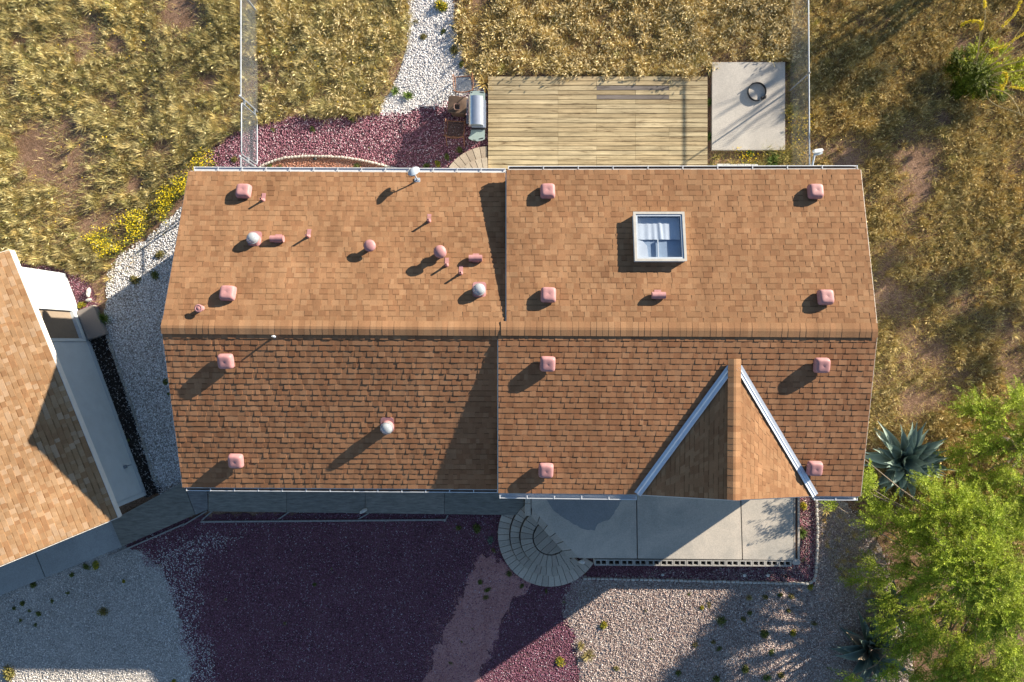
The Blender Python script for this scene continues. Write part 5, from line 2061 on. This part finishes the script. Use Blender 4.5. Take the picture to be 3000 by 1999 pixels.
PROTO = {}
WEEDS = [
    # white path
    (1296, 22, 25, 'yellow', 'big round yellow-green bush at the top of the white gravel path', 'shrub'),
    (1217, 66, 9, 'olive', 'small olive weed near the upper left border of the white path'),
    (1300, 93, 12, 'mound', 'round green weed midway down the right half of the white path'),
    (1240, 110, 14, 'olive', 'olive-green weed in the left half of the white path beside dry wisps'),
    (1333, 82, 11, 'mound', 'green weed on the right border of the white path below the yellow-green bush'),
    (1330, 150, 18, 'olive', 'wide olive bush on the right border of the white path'),
    (1368, 137, 14, 'sage', 'pale blue-green sprig standing in dry grass right of the white path'),
    (1353, 189, 13, 'mound', 'dark green ball-shaped weed just above the northern rusty chair'),
    (1196, 282, 17, 'tuft', 'green grassy tuft at the foot of the white path where red gravel begins'),
    (1158, 270, 12, 'tuft', 'small grassy tuft on the left border of the white path foot'),
    # red bed
    (800, 381, 9, 'mound', 'green weed in the red gravel just right of the gate'),
    (916, 382, 10, 'mound', 'green weed near the grass border of the red gravel'),
    (1030, 350, 13, 'mound', 'bright green weed where dry grass meets the red gravel below the path'),
    (1084, 435, 6, 'olive', 'tiny weed alone in the middle of the red gravel'),
    (688, 470, 14, 'olive', 'olive bush left of the gate by the back wall'),
    (792, 489, 13, 'mound', 'green weed under the left start of the arched edging'),
    (822, 491, 9, 'olive', 'small olive weed in the orange gravel near the gate'),
    (1046, 490, 12, 'mound', 'bright green weed by the wall in the middle of the orange gravel'),
    (1129, 489, 6, 'mound', 'tiny weed at the right end of the orange gravel'),
    (1250, 489, 15, 'mound', 'leafy green plant by the back gutter, leftmost of four below the curved step'),
    (1282, 480, 13, 'yellow', 'yellow-green leafy plant second from left below the curved step'),
    (1310, 464, 12, 'mound', 'leafy green plant third from left along the curved step'),
    (1346, 440, 12, 'mound', 'leafy plant at the upper end of the row along the curved step'),
    # around the pad
    (2262, 476, 23, 'tuft', 'large feathery bright green tuft under the concrete pad beside the white blocks', 'shrub'),
    (2196, 452, 12, 'tuft', 'green tuft touching the bottom border of the concrete pad'),
    (2078, 212, 13, 'sage', 'blue-green weed at the top left corner of the concrete pad'),
    (2080, 302, 12, 'tuft', 'green weed squeezed midway between deck and concrete pad'),
    (2081, 402, 11, 'tuft', 'green weed near the low end of the gap between deck and concrete pad'),
    (2352, 295, 14, 'tuft', 'green tuft against the right chain link fence'),
    (2623, 143, 13, 'tuft', 'lone bright green tuft in the dry field right of the fence', 'shrub'),
    (862, 150, 22, 'sage', 'soft pale green bush in the grass right of the left fence', 'shrub'),
    # below the walkway and steps
    (1343, 1546, 11, 'mound', 'dark green weed in purple gravel below the walkway'),
    (1398, 1546, 16, 'mound', 'pair-sized green weed clump just left of the paver steps'),
    (1437, 1583, 13, 'sage', 'blue-green sprig hugging the left side of the paver steps'),
    (1446, 1612, 9, 'olive', 'olive weed under the blue-green sprig by the paver steps'),
    (1407, 1706, 12, 'mound', 'green weed at the head of the pink path, upper of two'),
    (1430, 1728, 11, 'mound', 'green weed at the head of the pink path, lower of two'),
    (1424, 1750, 11, 'olive', 'faded olive weed in the pink path below two greener ones'),
    (1492, 1681, 10, 'mound', 'dark green weed against the lower left curve of the paver steps'),
    (1529, 1716, 9, 'mound', 'dark green weed below the paver steps in pink grit'),
    (1601, 1731, 7, 'mound', 'small dark weed at the very bottom of the paver steps'),
    (1652, 1764, 8, 'mound', 'small weed where red gravel turns pale below the paver steps'),
    (1385, 1842, 5, 'olive', 'tiny weed midway along the pink path'),
    (1352, 1880, 6, 'olive', 'small olive weed in the lower pink path'),
    (1320, 1943, 8, 'olive', 'small dull weed near the bottom of the pink path'),
    (1769, 1832, 17, 'yellow', 'bright yellow-green weed alone in sunlit pale gravel'),
    (1641, 1935, 15, 'yellow', 'round yellowish weed in the sunlit red gravel strip'),
    (1702, 1890, 14, 'straw', 'dry straw-coloured tuft at the border of red and pale gravel, upper of two'),
    (1722, 1918, 17, 'straw', 'dry straw-coloured tuft at the border of red and pale gravel, lower of two'),
    (1803, 1957, 14, 'olive', 'dark olive weed in shaded pale gravel near the bottom border'),
    (1891, 1789, 8, 'olive', 'small dull weed in the shadow below the edging'),
    (1908, 1872, 7, 'mound', 'small green weed alone in the shaded pale gravel'),
    (1985, 1970, 15, 'mound', 'dark green weed low in the shaded gravel, right of an olive one'),
    (2018, 1740, 8, 'mound', 'small weed just beneath the porch edging'),
    (2055, 1781, 9, 'yellow', 'small yellow-green weed, left one of a close pair below the edging'),
    (2076, 1773, 9, 'olive', 'small olive weed, right one of a close pair below the edging'),
    (2193, 1750, 11, 'straw', 'straw-toned weed left of the big olive clump below the edging'),
    (2241, 1749, 15, 'olive', 'big olive clump in pale gravel below the second disc light'),
    (2284, 1743, 12, 'mound', 'green weed right of the big olive clump below the edging'),
    (2316, 1746, 11, 'olive', 'faint olive weed under the corner of the edging'),
    (2374, 1716, 12, 'yellow', 'yellow-green weed growing out at the corner of the edging'),
    (2113, 1817, 15, 'mound', 'round dark green weed in the centre of the sunny pale gravel'),
    (2176, 1814, 11, 'olive', 'olive weed right of the round dark green one'),
    (2195, 1797, 10, 'mound', 'green weed touching the upper right of an olive one in sunny gravel'),
    (2309, 1789, 11, 'olive', 'olive weed in pale gravel below the sunlit edging corner'),
    (2238, 1857, 18, 'mound', 'tall-looking green weed in sunny gravel just before the tree shadow'),
    (2321, 1853, 13, 'yellow', 'yellow-green weed on the line of the tree shadow'),
    (2383, 1826, 12, 'olive', 'olive weed nearest the shaded agave in pale gravel'),
    (2035, 1889, 12, 'olive', 'olive weed at the left of three on the lower pale gravel'),
    (2090, 1881, 11, 'olive', 'small olive weed, upper of two touching weeds on the lower gravel'),
    (2104, 1900, 12, 'mound', 'green weed, lower of two touching weeds on the lower gravel'),
    (2258, 1912, 14, 'mound', 'dark green weed inside the tree shadow'),
    (2182, 1959, 18, 'mound', 'wide dark green weed near the bottom of the shaded gravel'),
    (2098, 1988, 16, 'mound', 'dark weed cut by the bottom of the picture, left of the wide one'),
    (2245, 1985, 13, 'tuft', 'grassy weed at the bottom of the picture right of the wide dark one'),
    (2285, 1978, 13, 'olive', 'olive weed at the bottom of the picture below the tree shadow'),
    (2345, 1560, 16, 'tuft', 'green weed in the narrow bed right of the porch'),
    (2350, 1480, 16, 'yellow', 'yellow-green weed under the east corner of the eave'),
    (2352, 1640, 12, 'olive', 'olive weed in the sunlit red bed right of the corner stone'),
    # grey yard
    (281, 1656, 15, 'yellow', 'yellow-green weed at the border of the garage walk'),
    (255, 1662, 13, 'mound', 'dark weed left of the yellow-green one along the garage walk'),
    (212, 1684, 11, 'mound', 'green weed further down the border of the garage walk'),
    (100, 1714, 14, 'mound', 'dark green weed against the lower stretch of the garage walk'),
    (68, 1766, 12, 'mound', 'dark green weed in grey gravel, top of a scattered cluster'),
    (154, 1760, 9, 'mound', 'dark weed in grey gravel right of the scattered cluster'),
    (200, 1738, 7, 'mound', 'tiny dark weed alone in the upper grey gravel'),
    (42, 1782, 8, 'mound', 'dark weed at the left of the cluster in grey gravel'),
    (115, 1798, 10, 'mound', 'dark weed at the right of the cluster in grey gravel'),
    (88, 1790, 7, 'mound', 'small dark weed in the middle of the cluster in grey gravel'),
    (62, 1818, 7, 'mound', 'small dark weed low in the cluster in grey gravel'),
    (105, 1830, 7, 'mound', 'small dark weed at the bottom of the cluster in grey gravel'),
    (305, 1792, 18, 'olive', 'faint olive weed patch in the middle of the grey gravel'),
    (365, 1703, 8, 'yellow', 'small yellow-green weed near the red border of the grey gravel'),
    (922, 1712, 9, 'mound', 'dark green weed alone in the middle of the purple yard'),
    (661, 1757, 7, 'olive', 'small olive weed in the left of the purple yard'),
    (972, 1666, 5, 'mound', 'tiny green weed above the middle of the purple yard'),
    (835, 1826, 7, 'olive', 'dull weed low in the purple yard'),
    (30, 1975, 26, 'olive', 'sunlit olive bush in the bottom left corner of the picture', 'shrub'),
    (510, 1996, 9, 'yellow', 'yellow-green weed at the bottom of the grey gravel'),
    # side gravel
    (470, 748, 17, 'olive', 'round olive bush in the side gravel, half in house shadow', 'shrub'),
    (395, 820, 18, 'olive', 'olive weed patch in the shaded side gravel left of the house'),
    (455, 805, 15, 'mound', 'dark green weed patch in shaded side gravel next to the house wall'),
    (487, 1120, 12, 'mound', 'dark weed at the house wall in the side gravel'),
    (497, 1155, 10, 'mound', 'dark weed beneath another at the house wall in the side gravel'),
    (306, 935, 18, 'tuft', 'green tuft between garage landing and side gravel'),
    (238, 895, 15, 'yellow', 'bright yellow-green weed at the top corner of the garage landing'),
    (170, 775, 16, 'mound', 'green weed in purple gravel behind the garage corner'),
    (378, 1290, 8, 'mound', 'tiny green weed in the dark mulch strip'),
]
for row in WEEDS:
    px, py, rp, kind, label = row[:5]
    vk = (kind, random.randrange(4))
    if vk not in PROTO:
        PROTO[vk] = weed_proto(kind, 40 + len(PROTO))
        o = PROTO[vk]
    else:
        o = PROTO[vk].copy()
        COL.objects.link(o)
    s = rp * HC / F / .15
    big_ = len(row) > 5
    if big_:
        o.name = 'shrub'
    o.location = W(px, py, .0) + Vector((0, 0, .012))
    o.rotation_euler = (0, 0, random.uniform(0, 6.28))
    o.scale = (s * random.uniform(.8, 1.35), s * random.uniform(.75, 1.2), s * random.uniform(.7, 1.2))
    tag(o, label, row[5] if big_ else 'weed', 'shrubs in the yard' if big_ else 'weeds in the gravel and grass')


# agaves
def agave(label, loc, size, n, seed, dead=0.0, tone=1.0):
    r_ = random.Random(seed)
    m_ = MB()
    for i in range(n):
        f = (i + .5) / n                      # 0 = innermost
        az = i * 2.39996 + r_.uniform(-.22, .22)
        inc0 = R(12 + 76 * f ** .85 + r_.uniform(-7, 7))
        L_ = size * (.55 + .5 * min(1, f * 1.6)) * r_.uniform(.86, 1.12)
        wd = size * .195 * r_.uniform(.85, 1.12)
        curve = r_.uniform(-.25, .75) + (.9 if r_.random() < .14 else 0)
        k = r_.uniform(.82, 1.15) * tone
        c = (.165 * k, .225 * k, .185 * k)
        if r_.random() < dead:
            c = (.34 * k, .26 * k, .18 * k)
        ed = tuple(min(1, x * 1.45) for x in c)
        d_ = Vector((math.cos(az), math.sin(az), 0))
        s_ = Vector((-d_.y, d_.x, 0))
        p = Vector((0, 0, .10 * size)) + d_ * .07 * size
        inc = inc0
        rows = 11
        V, cl = [], []
        tw = r_.uniform(-.25, .25)
        for j in range(rows):
            t = j / (rows - 1)
            w_ = wd * (0.62 + .75 * math.sin(math.pi * min(1, t * 1.12 + .10)) - .30 * t) * (1 if t < .7 else max(.02, (1 - t) / .3) ** .75) * .5
            up = Vector((0, 0, 1)) * math.sin(inc) - d_ * math.cos(inc)
            ss = (s_ * math.cos(tw * t) + up * math.sin(tw * t))
            fold = w_ * (.55 - .25 * t)
            V += [p - ss * w_ + up * fold, p - ss * w_ * .5 + up * fold * .25, p, p + ss * w_ * .5 + up * fold * .25, p + ss * w_ + up * fold]
            cl += [ed, c, tuple(x * .94 for x in c), c, ed]
            stp_ = L_ / (rows - 1)
            p = p + (d_ * math.sin(inc) + Vector((0, 0, 1)) * math.cos(inc)) * stp_
            if p.z < .05:
                p.z = .05
            inc += curve / rows * (.4 + 1.4 * t)
        fs = []
        for j in range(rows - 1):
            for q in range(4):
                a = j * 5 + q
                fs.append((a, a + 1, a + 6, a + 5))
        m_.add(V, fs, cl)
    o_ = m_.build('agave', 'agave_leaf', None, origin=O0)
    smooth(o_, 60)
    o_.location = loc
    return tag(o_, label, 'agave', 'agaves at the east side')


agave('large blue-green agave in open dry grass beside the east wall', W(2652, 1352, .25) * Vector((1, 1, 0)) if False else Vector((W(2652, 1352, .25).x, W(2652, 1352, .25).y, 0)), 1.28, 60, 5)
q = W(2555, 1905, .2)
agave('shaded agave with many withered leaves under the lower left of the green tree', Vector((q.x, q.y, 0)), 1.15, 46, 8, dead=.28, tone=.75)  # the lower tone paints the tree's shade into the leaf colour
q = W(2610, 1775, .2)
agave('smaller dark agave half hidden under green branches', Vector((q.x, q.y, 0)), .95, 34, 9, dead=.25, tone=.8)  # shade put into the leaf colour here too, by the lower tone


# trees with feathery crowns
def feather_crown(acc, C, rad, ntw, seed, root, col, flat=.6, tw_len=(.30, .75), leaf=(.045, .085), per=46):
    r_ = np.random.default_rng(seed)
    n = ntw
    st_ = unit(n, r_) * (r_.random((n, 1)) ** .45) * rad * np.array([1, 1, flat]) * .8
    P0 = st_ + np.array(C)
    out = P0 - np.array(root)
    out /= np.linalg.norm(out, axis=1, keepdims=True) + 1e-6
    D0 = out * .8 + unit(n, r_) * .75
    D0[:, 2] = D0[:, 2] * .5 + .05
    D0 /= np.linalg.norm(D0, axis=1, keepdims=True)
    Lt = r_.uniform(tw_len[0], tw_len[1], n)
    tone = (1 + r_.normal(0, .26, (n, 1))).clip(.45, 1.6)
    tint = r_.random((n, 1))
    m = per
    t = np.tile(np.linspace(.02, 1, m), n)
    idx = np.repeat(np.arange(n), m)
    P = P0[idx] + D0[idx] * (t * Lt[idx])[:, None]
    P[:, 2] -= .16 * (t * Lt[idx]) ** 2 / .5
    side = np.cross(D0, np.array([0, 0, 1.0]))
    side /= np.linalg.norm(side, axis=1, keepdims=True) + 1e-6
    sg = np.where(np.arange(n * m) % 2 == 0, 1, -1)[:, None]
    wfac = np.sin(np.pi * np.clip(t * .9 + .08, 0, 1))[:, None]
    LD = side[idx] * sg * 1.0 + D0[idx] * .7 + r_.normal(0, .38, (n * m, 3))
    LD /= np.linalg.norm(LD, axis=1, keepdims=True)
    LU = np.cross(LD, np.array([0, 0, 1.0]) + r_.normal(0, .45, (n * m, 3)))
    LU /= np.linalg.norm(LU, axis=1, keepdims=True) + 1e-6
    ll = r_.uniform(leaf[0], leaf[1], n * m)
    ctr = P + LD * (ll * .5)[:, None] * (.5 + wfac)
    base = np.array(col[0]) * (1 - tint) + np.array(col[1]) * tint
    cl = (base * tone)[idx] * (1 + r_.normal(0, .14, (n * m, 1))).clip(.6, 1.4)
    V, q_, c_ = leaf_quads(ctr, LD, LU, ll, r_.uniform(.012, .022, n * m), cl)
    acc.put(V, q_, None, c_)


def limb(mb, a, b_, r0, r1, rr, n=7, sag=.0, col=(.20, .16, .12)):
    pts = []
    L_ = (b_ - a).length
    for i in range(n):
        t = i / (n - 1)
        p = a.lerp(b_, t)
        w = math.sin(math.pi * t) * L_ * .07
        p += Vector((rr.uniform(-w, w), rr.uniform(-w, w), rr.uniform(-w, w) * .5 + sag * math.sin(math.pi * t)))
        pts.append(p)
    mb.tube(pts, [r0 + (r1 - r0) * i / (n - 1) for i in range(n)], 7, col)


GREENS = ((.20, .28, .02), (.42, .48, .05))


def tree(label, root_px, clusters, seed, dens=95, greens=GREENS, group='feathery green trees at the east side', trunk_r=.13, leaf=(.045, .085), fork=1.0, zs=1.0, bare=()):
    root = gpt(*root_px)
    t_ = thing('feathery_tree', label, 'tree', root, 0, group)
    rr = random.Random(seed)
    acc = Acc()
    mb = MB()
    top = root + Vector((rr.uniform(-.1, .1), rr.uniform(-.1, .1), fork))
    limb(mb, root, top, trunk_r, trunk_r * .75, rr, 5)
    for i, (px, py, z, rd) in enumerate(clusters):
        z *= zs
        C = W(px, py, z)
        if px < 2700 and py < 1600:
            rd *= .9
        feather_crown(acc, np.array(C), rd, max(8, int(dens * rd ** 2 / .25)), seed * 100 + i, np.array(root + Vector((0, 0, fork * .6))), greens, leaf=leaf)
        limb(mb, top, C + Vector((0, 0, -.1)), trunk_r * .35, .012, rr, 7, sag=.15)
        for k in range(5):
            v = Vector((rr.uniform(-1, 1), rr.uniform(-1, 1), rr.uniform(-.3, .4))) * rd
            limb(mb, C + Vector((0, 0, -.1)), C + v, .012, .004, rr, 4)
    for bx, by, bz in bare:                      # leafless upper limbs, out of view, added to throw streaks across the pad
        tip_ = root + Vector((bx, by, bz))
        mid_ = root + Vector((bx * .55, by * .55, fork + (bz - fork) * .5))
        limb(mb, top, mid_, trunk_r * .7, .065, rr, 5)
        limb(mb, mid_, tip_, .065, .03, rr, 6)
        for k in range(3):
            f = rr.uniform(.2, .8)
            q0 = mid_.lerp(tip_, f)
            limb(mb, q0, q0 + Vector((rr.uniform(-.4, .4), rr.uniform(-.4, .4), rr.uniform(.1, .5))), .03, .012, rr, 4)
    tr_ = mb.build('trunk', 'bark', t_)
    cr = acc.build('crown', 'leaf')
    cr.parent = t_
    cr.location = -Vector(t_.location)
    return t_


CL_A = [(2545, 1425, 1.5, .42), (2600, 1492, 1.4, .38), (2505, 1395, 1.4, .32), (2522, 1335, 1.3, .22), (2655, 1535, 1.7, .36), (2705, 1545, 2.2, .5),
        (2575, 1545, 1.6, .32), (2765, 1505, 2.4, .5), (2820, 1560, 2.8, .6), (2905, 1525, 3.0, .6), (2890, 1620, 3.4, .7), (2790, 1640, 3.2, .65), (2665, 1595, 2.0, .32),
        (2855, 1715, 3.6, .7), (2945, 1690, 3.8, .7), (2745, 1690, 2.8, .5), (2690, 1740, 2.4, .42), (2620, 1765, 1.7, .3), (2610, 1830, 1.6, .32),
        (2700, 1800, 2.2, .45), (2905, 1820, 3.2, .65), (2990, 1790, 3.5, .6), (2690, 1880, 1.9, .40), (2770, 1960, 2.0, .45), (2860, 1960, 2.4, .5),
        (2960, 1900, 2.8, .6), (2960, 2000, 2.6, .6), (2690, 1970, 1.6, .34), (2530, 1700, 1.3, .22), (2510, 1985, .9, .24), (2445, 1480, 1.2, .22), 
        (2800, 1780, 2.6, .35), (2560, 1650, 1.2, .20), (2730, 1440, 1.9, .3)]
tree('sprawling bright green feathery tree filling the lower right of the picture', (2790, 1640), CL_A + [(2720, 1560, 1.1, .42), (2820, 1650, 1.5, .5), (2900, 1600, 1.5, .5), (2760, 1760, 1.3, .42), (2860, 1850, 1.5, .5), (2950, 1760, 1.8, .5), (2700, 1850, 1.0, .3), (2800, 1930, 1.2, .42), (2920, 1960, 1.5, .5), (2960, 1560, 1.8, .5), (2860, 1500, 1.5, .36), (2660, 1660, 2.2, .40), (2730, 1600, 2.4, .4), (2600, 1700, 1.6, .30), (2650, 1900, 1.8, .35), (2740, 1850, 2.2, .45), (2820, 1890, 2.4, .5), (2620, 1960, 1.5, .3), (2780, 2010, 2.0, .45), (2760, 1450, 1.8, .22), (2830, 1470, 2.4, .45), (2900, 1760, 3.3, .6), (3160, 1700, 3.0, .8), (3080, 1880, 2.6, .8)], 3, dens=88, zs=.75)
CL_B = [(2858, 1200, 1.8, .42), (2920, 1230, 2.2, .5), (2985, 1190, 2.4, .5), (2900, 1300, 2.2, .5), (2980, 1300, 2.6, .55), (2830, 1330, 1.7, .34),
        (2950, 1390, 2.6, .55), (2870, 1400, 2.2, .48), (2990, 1460, 2.8, .55), (3060, 1250, 2.8, .7), (3080, 1400, 3.0, .7),]
tree('bright green feathery tree coming in at the right side above the agave', (2930, 1290), CL_B, 4, dens=78, zs=.55)

# yellow-blooming shrub with long bare stems
sh = thing('flowering_shrub', 'yellow-green shrub with long thin arching stems tipped with yellow bloom', 'shrub', gpt(2835, 238))
acc = Acc()
rr = random.Random(12)
for i, (px, py, z, rd) in enumerate([(2862, 150, .9, .16), (2872, 175, .9, .20), (2905, 140, 1.0, .16), (2935, 160, 1.1, .18), (2900, 185, .8, .16), (2840, 195, .6, .14), (2855, 225, .5, .18),
                                     (2905, 205, .8, .18), (2975, 205, 1.2, .16), (2965, 232, 1.1, .16), (2985, 180, 1.2, .16), (2845, 255, .4, .18), (2870, 245, .5, .18), (2920, 250, .7, .14), (2945, 195, 1.0, .14),
                                     (2930, 225, .8, .14), (2990, 250, 1.0, .14)]):
    feather_crown(acc, np.array(W(px, py, z)), rd * .9, 18, 900 + i, np.array(gpt(2835, 238)), ((.28, .34, .012), (.48, .48, .02)), tw_len=(.15, .35), leaf=(.03, .06), per=34)
    feather_crown(acc, np.array(W(px, py, z)) * np.array([.985, 1, .45]), rd * 1.1, 60, 950 + i, np.array(gpt(2835, 238)), ((.10, .13, .012), (.18, .20, .018)), tw_len=(.15, .35), leaf=(.03, .06), per=30)  # lower layer in darker green: the shrub's shaded underside painted in
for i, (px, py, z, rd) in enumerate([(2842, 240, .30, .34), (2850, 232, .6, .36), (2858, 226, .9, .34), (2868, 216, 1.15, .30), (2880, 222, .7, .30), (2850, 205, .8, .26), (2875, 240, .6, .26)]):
    feather_crown(acc, np.array(W(px, py, z)), rd, 150, 980 + i, np.array(gpt(2835, 238)), ((.09, .12, .012), (.20, .24, .018)), tw_len=(.15, .4), leaf=(.03, .06), per=30)  # dense inner mass added for the cast shadow, its own shade painted dark green
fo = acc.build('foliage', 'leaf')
fo.parent = sh
fo.location = -Vector(sh.location)
STEMS = [
    ([(2838, 235, .1), (2862, 180, .9), (2868, 125, 1.5), (2876, 85, 1.9), (2868, 64, 2.0), (2838, 64, 1.9), (2815, 76, 1.8)], 3, 5.9),
    ([(2868, 125, 1.5), (2872, 90, 1.9), (2882, 64, 2.0)], 1, 2),
    ([(2840, 235, .1), (2875, 190, 1.0), (2900, 150, 1.5), (2945, 135, 1.8), (3005, 95, 2.2)], 2, 4),
    ([(2845, 240, .1), (2895, 195, 1.0), (2960, 160, 1.9), (3030, 130, 2.6)], 9, 9),
    ([(2842, 240, .1), (2900, 205, .9), (2990, 180, 1.9), (3060, 160, 2.5)], 9, 9),
    ([(2845, 245, .1), (2890, 240, .6), (2912, 217, 1.0), (2944, 214, 1.3), (2948, 235, 1.3), (2935, 262, 1.2)], 2.6, 5),
    ([(2845, 248, .1), (2905, 240, .6), (2930, 250, .8), (2937, 262, .9)], 1.8, 3),
    ([(2845, 250, .1), (2885, 255, .4), (2895, 290, .8), (2925, 312, 1.0), (2965, 325, 1.2), (3010, 342, 1.4)], 9, 9),
    ([(2850, 248, .1), (2905, 250, .6), (2960, 255, 1.0), (3005, 262, 1.3)], 2, 3),
    ([(2850, 250, .1), (2940, 270, .9), (2975, 305, 1.1), (2990, 340, 1.2)], 9, 9),
    ([(2840, 235, .1), (2850, 190, .7), (2895, 120, 1.5), (2925, 90, 1.9), (2970, 45, 2.3), (2990, 5, 2.6)], 3.2, 5),
    ([(2840, 235, .1), (2865, 150, 1.2), (2885, 60, 2.1), (2885, 0, 2.6)], 2.5, 3),
    ([(2848, 240, .1), (2930, 170, 1.3), (2990, 85, 2.2), (3030, 30, 2.8)], 9, 9),
    ([(2848, 240, .1), (2940, 215, 1.2), (3010, 205, 1.9), (3070, 190, 2.5)], 9, 9),
    ([(2848, 240, .1), (2960, 150, 1.8), (3040, 95, 2.6), (3110, 50, 3.1)], 2, 3),
    ([(2848, 240, .1), (2950, 180, 1.7), (3060, 120, 2.7), (3130, 85, 3.2)], 9, 9),
    ([(2838, 240, .1), (2850, 255, .2), (2840, 275, .5), (2825, 285, .7)], 9, 9),
]
for i, (pts, y0, y1) in enumerate(STEMS):
    mb = MB()
    pp = [W(p[0], p[1], p[2] * 1.35) for p in pts]
    # smooth the polyline
    sm = []
    for j in range(len(pp) - 1):
        for k in range(4):
            t = k / 4
            p_1 = pp[max(j - 1, 0)]
            p2, p3, p4 = pp[j], pp[j + 1], pp[min(j + 2, len(pp) - 1)]
            sm.append(.5 * ((2 * p2) + (p3 - p_1) * t + (2 * p_1 - 5 * p2 + 4 * p3 - p4) * t * t + (3 * p2 - p_1 - 3 * p3 + p4) * t ** 3))
    sm.append(pp[-1])
    n_ = len(sm)
    mb.tube(sm, [.016 - .008 * j / (n_ - 1) for j in range(n_)], 6, (.42, .33, .17))
    stem = mb.build('stem', 'bark', sh)
    if y0 < 9:
        acc = Acc()
        r_ = np.random.default_rng(700 + i)
        seg = [sm[j] for j in range(n_) if y0 * 4 <= j <= y1 * 4 + 1]
        if len(seg) > 1:
            A_ = np.array(seg)
            m = 60 * len(seg)
            f = r_.random(m) * (len(seg) - 1)
            i0 = f.astype(int)
            P = A_[i0] + (A_[np.minimum(i0 + 1, len(seg) - 1)] - A_[i0]) * (f - i0)[:, None] + r_.normal(0, .017, (m, 3))
            D = unit(m, r_)
            U = np.cross(D, unit(m, r_))
            U /= np.linalg.norm(U, axis=1, keepdims=True)
            V, q_, c_ = leaf_quads(P, D, U, r_.uniform(.02, .04, m), r_.uniform(.015, .025, m), np.array([.74, .60, .04]) * (1 + r_.normal(0, .15, (m, 1))))
            acc.put(V, q_, None, c_)
            fb = acc.build('bloom', 'leaf')
            fb.parent = stem
            fb.location = -Vector(sh.location)

# two trees standing beyond the right side; their crowns shade the dry field
tree('thin-crowned tree standing outside the upper right corner, shading the dry field', (3250, -390),
     [(3350 + dx, -450 + dy, z, .42) for dx, dy, z in ((0, 0, 2.6), (-90, 60, 2.2), (90, -50, 3.0), (40, 90, 2.4), (-40, -90, 2.8))], 6, dens=150, bare=[(-.9, .5, 3.9), (-.5, -.3, 4.3), (.1, .7, 4.5), (.4, -.6, 4.0), (.8, .1, 4.7), (-.2, -.9, 3.7), (-1.2, -.2, 4.1)], group='trees beyond the right side')
tree('wide thin-crowned tree standing outside the right side, casting long streaks', (3620, 300),
     [(3750 + dx, 260 + dy, z, .5) for dx, dy, z in ((0, 0, 2.8), (-120, 90, 2.3), (110, -80, 3.2), (60, 140, 2.6), (-80, -110, 2.9), (-60, 240, 2.2), (80, 300, 2.6))], 7, dens=140,
     group='trees beyond the right side')

# ================================================================== LIGHT, SKY, CAMERA
w = bpy.data.worlds.new('World')
scene.world = w
w.use_nodes = True
nt = w.node_tree
sky = nt.nodes.new('ShaderNodeTexSky')
sky.sky_type = 'NISHITA'
sky.sun_disc = False
sky.sun_elevation = SUN_EL
sky.sun_rotation = R(90) - SUN_AZ
sky.air_density = 1.0
sky.dust_density = .15
sky.ozone_density = 2.0
bg = nt.nodes['Background']
bg.inputs['Strength'].default_value = .062
nt.links.new(sky.outputs[0], bg.inputs['Color'])

sl_ = bpy.data.lights.new('sun', 'SUN')
sl_.energy = 5.0
sl_.angle = R(.53)
sl_.color = (1.0, .90, .74)
so = bpy.data.objects.new('sun', sl_)
COL.objects.link(so)
sdir = Vector((math.cos(SUN_AZ) * math.cos(SUN_EL), math.sin(SUN_AZ) * math.cos(SUN_EL), math.sin(SUN_EL)))
so.rotation_euler = sdir.to_track_quat('Z', 'Y').to_euler()
so.location = sdir * 60

cd = bpy.data.cameras.new('camera')
cd.sensor_width = 36
cd.lens = F / 3000 * 36
cd.clip_end = 600
co = bpy.data.objects.new('camera', cd)
COL.objects.link(co)
co.location = (0, 0, HC)
scene.camera = co

vs = scene.view_settings
vs.view_transform = 'Standard'
vs.look = 'None'
vs.gamma = 1
vs.use_curve_mapping = False
vs.exposure = 1.5
scene.cycles.transparent_max_bounces = 16
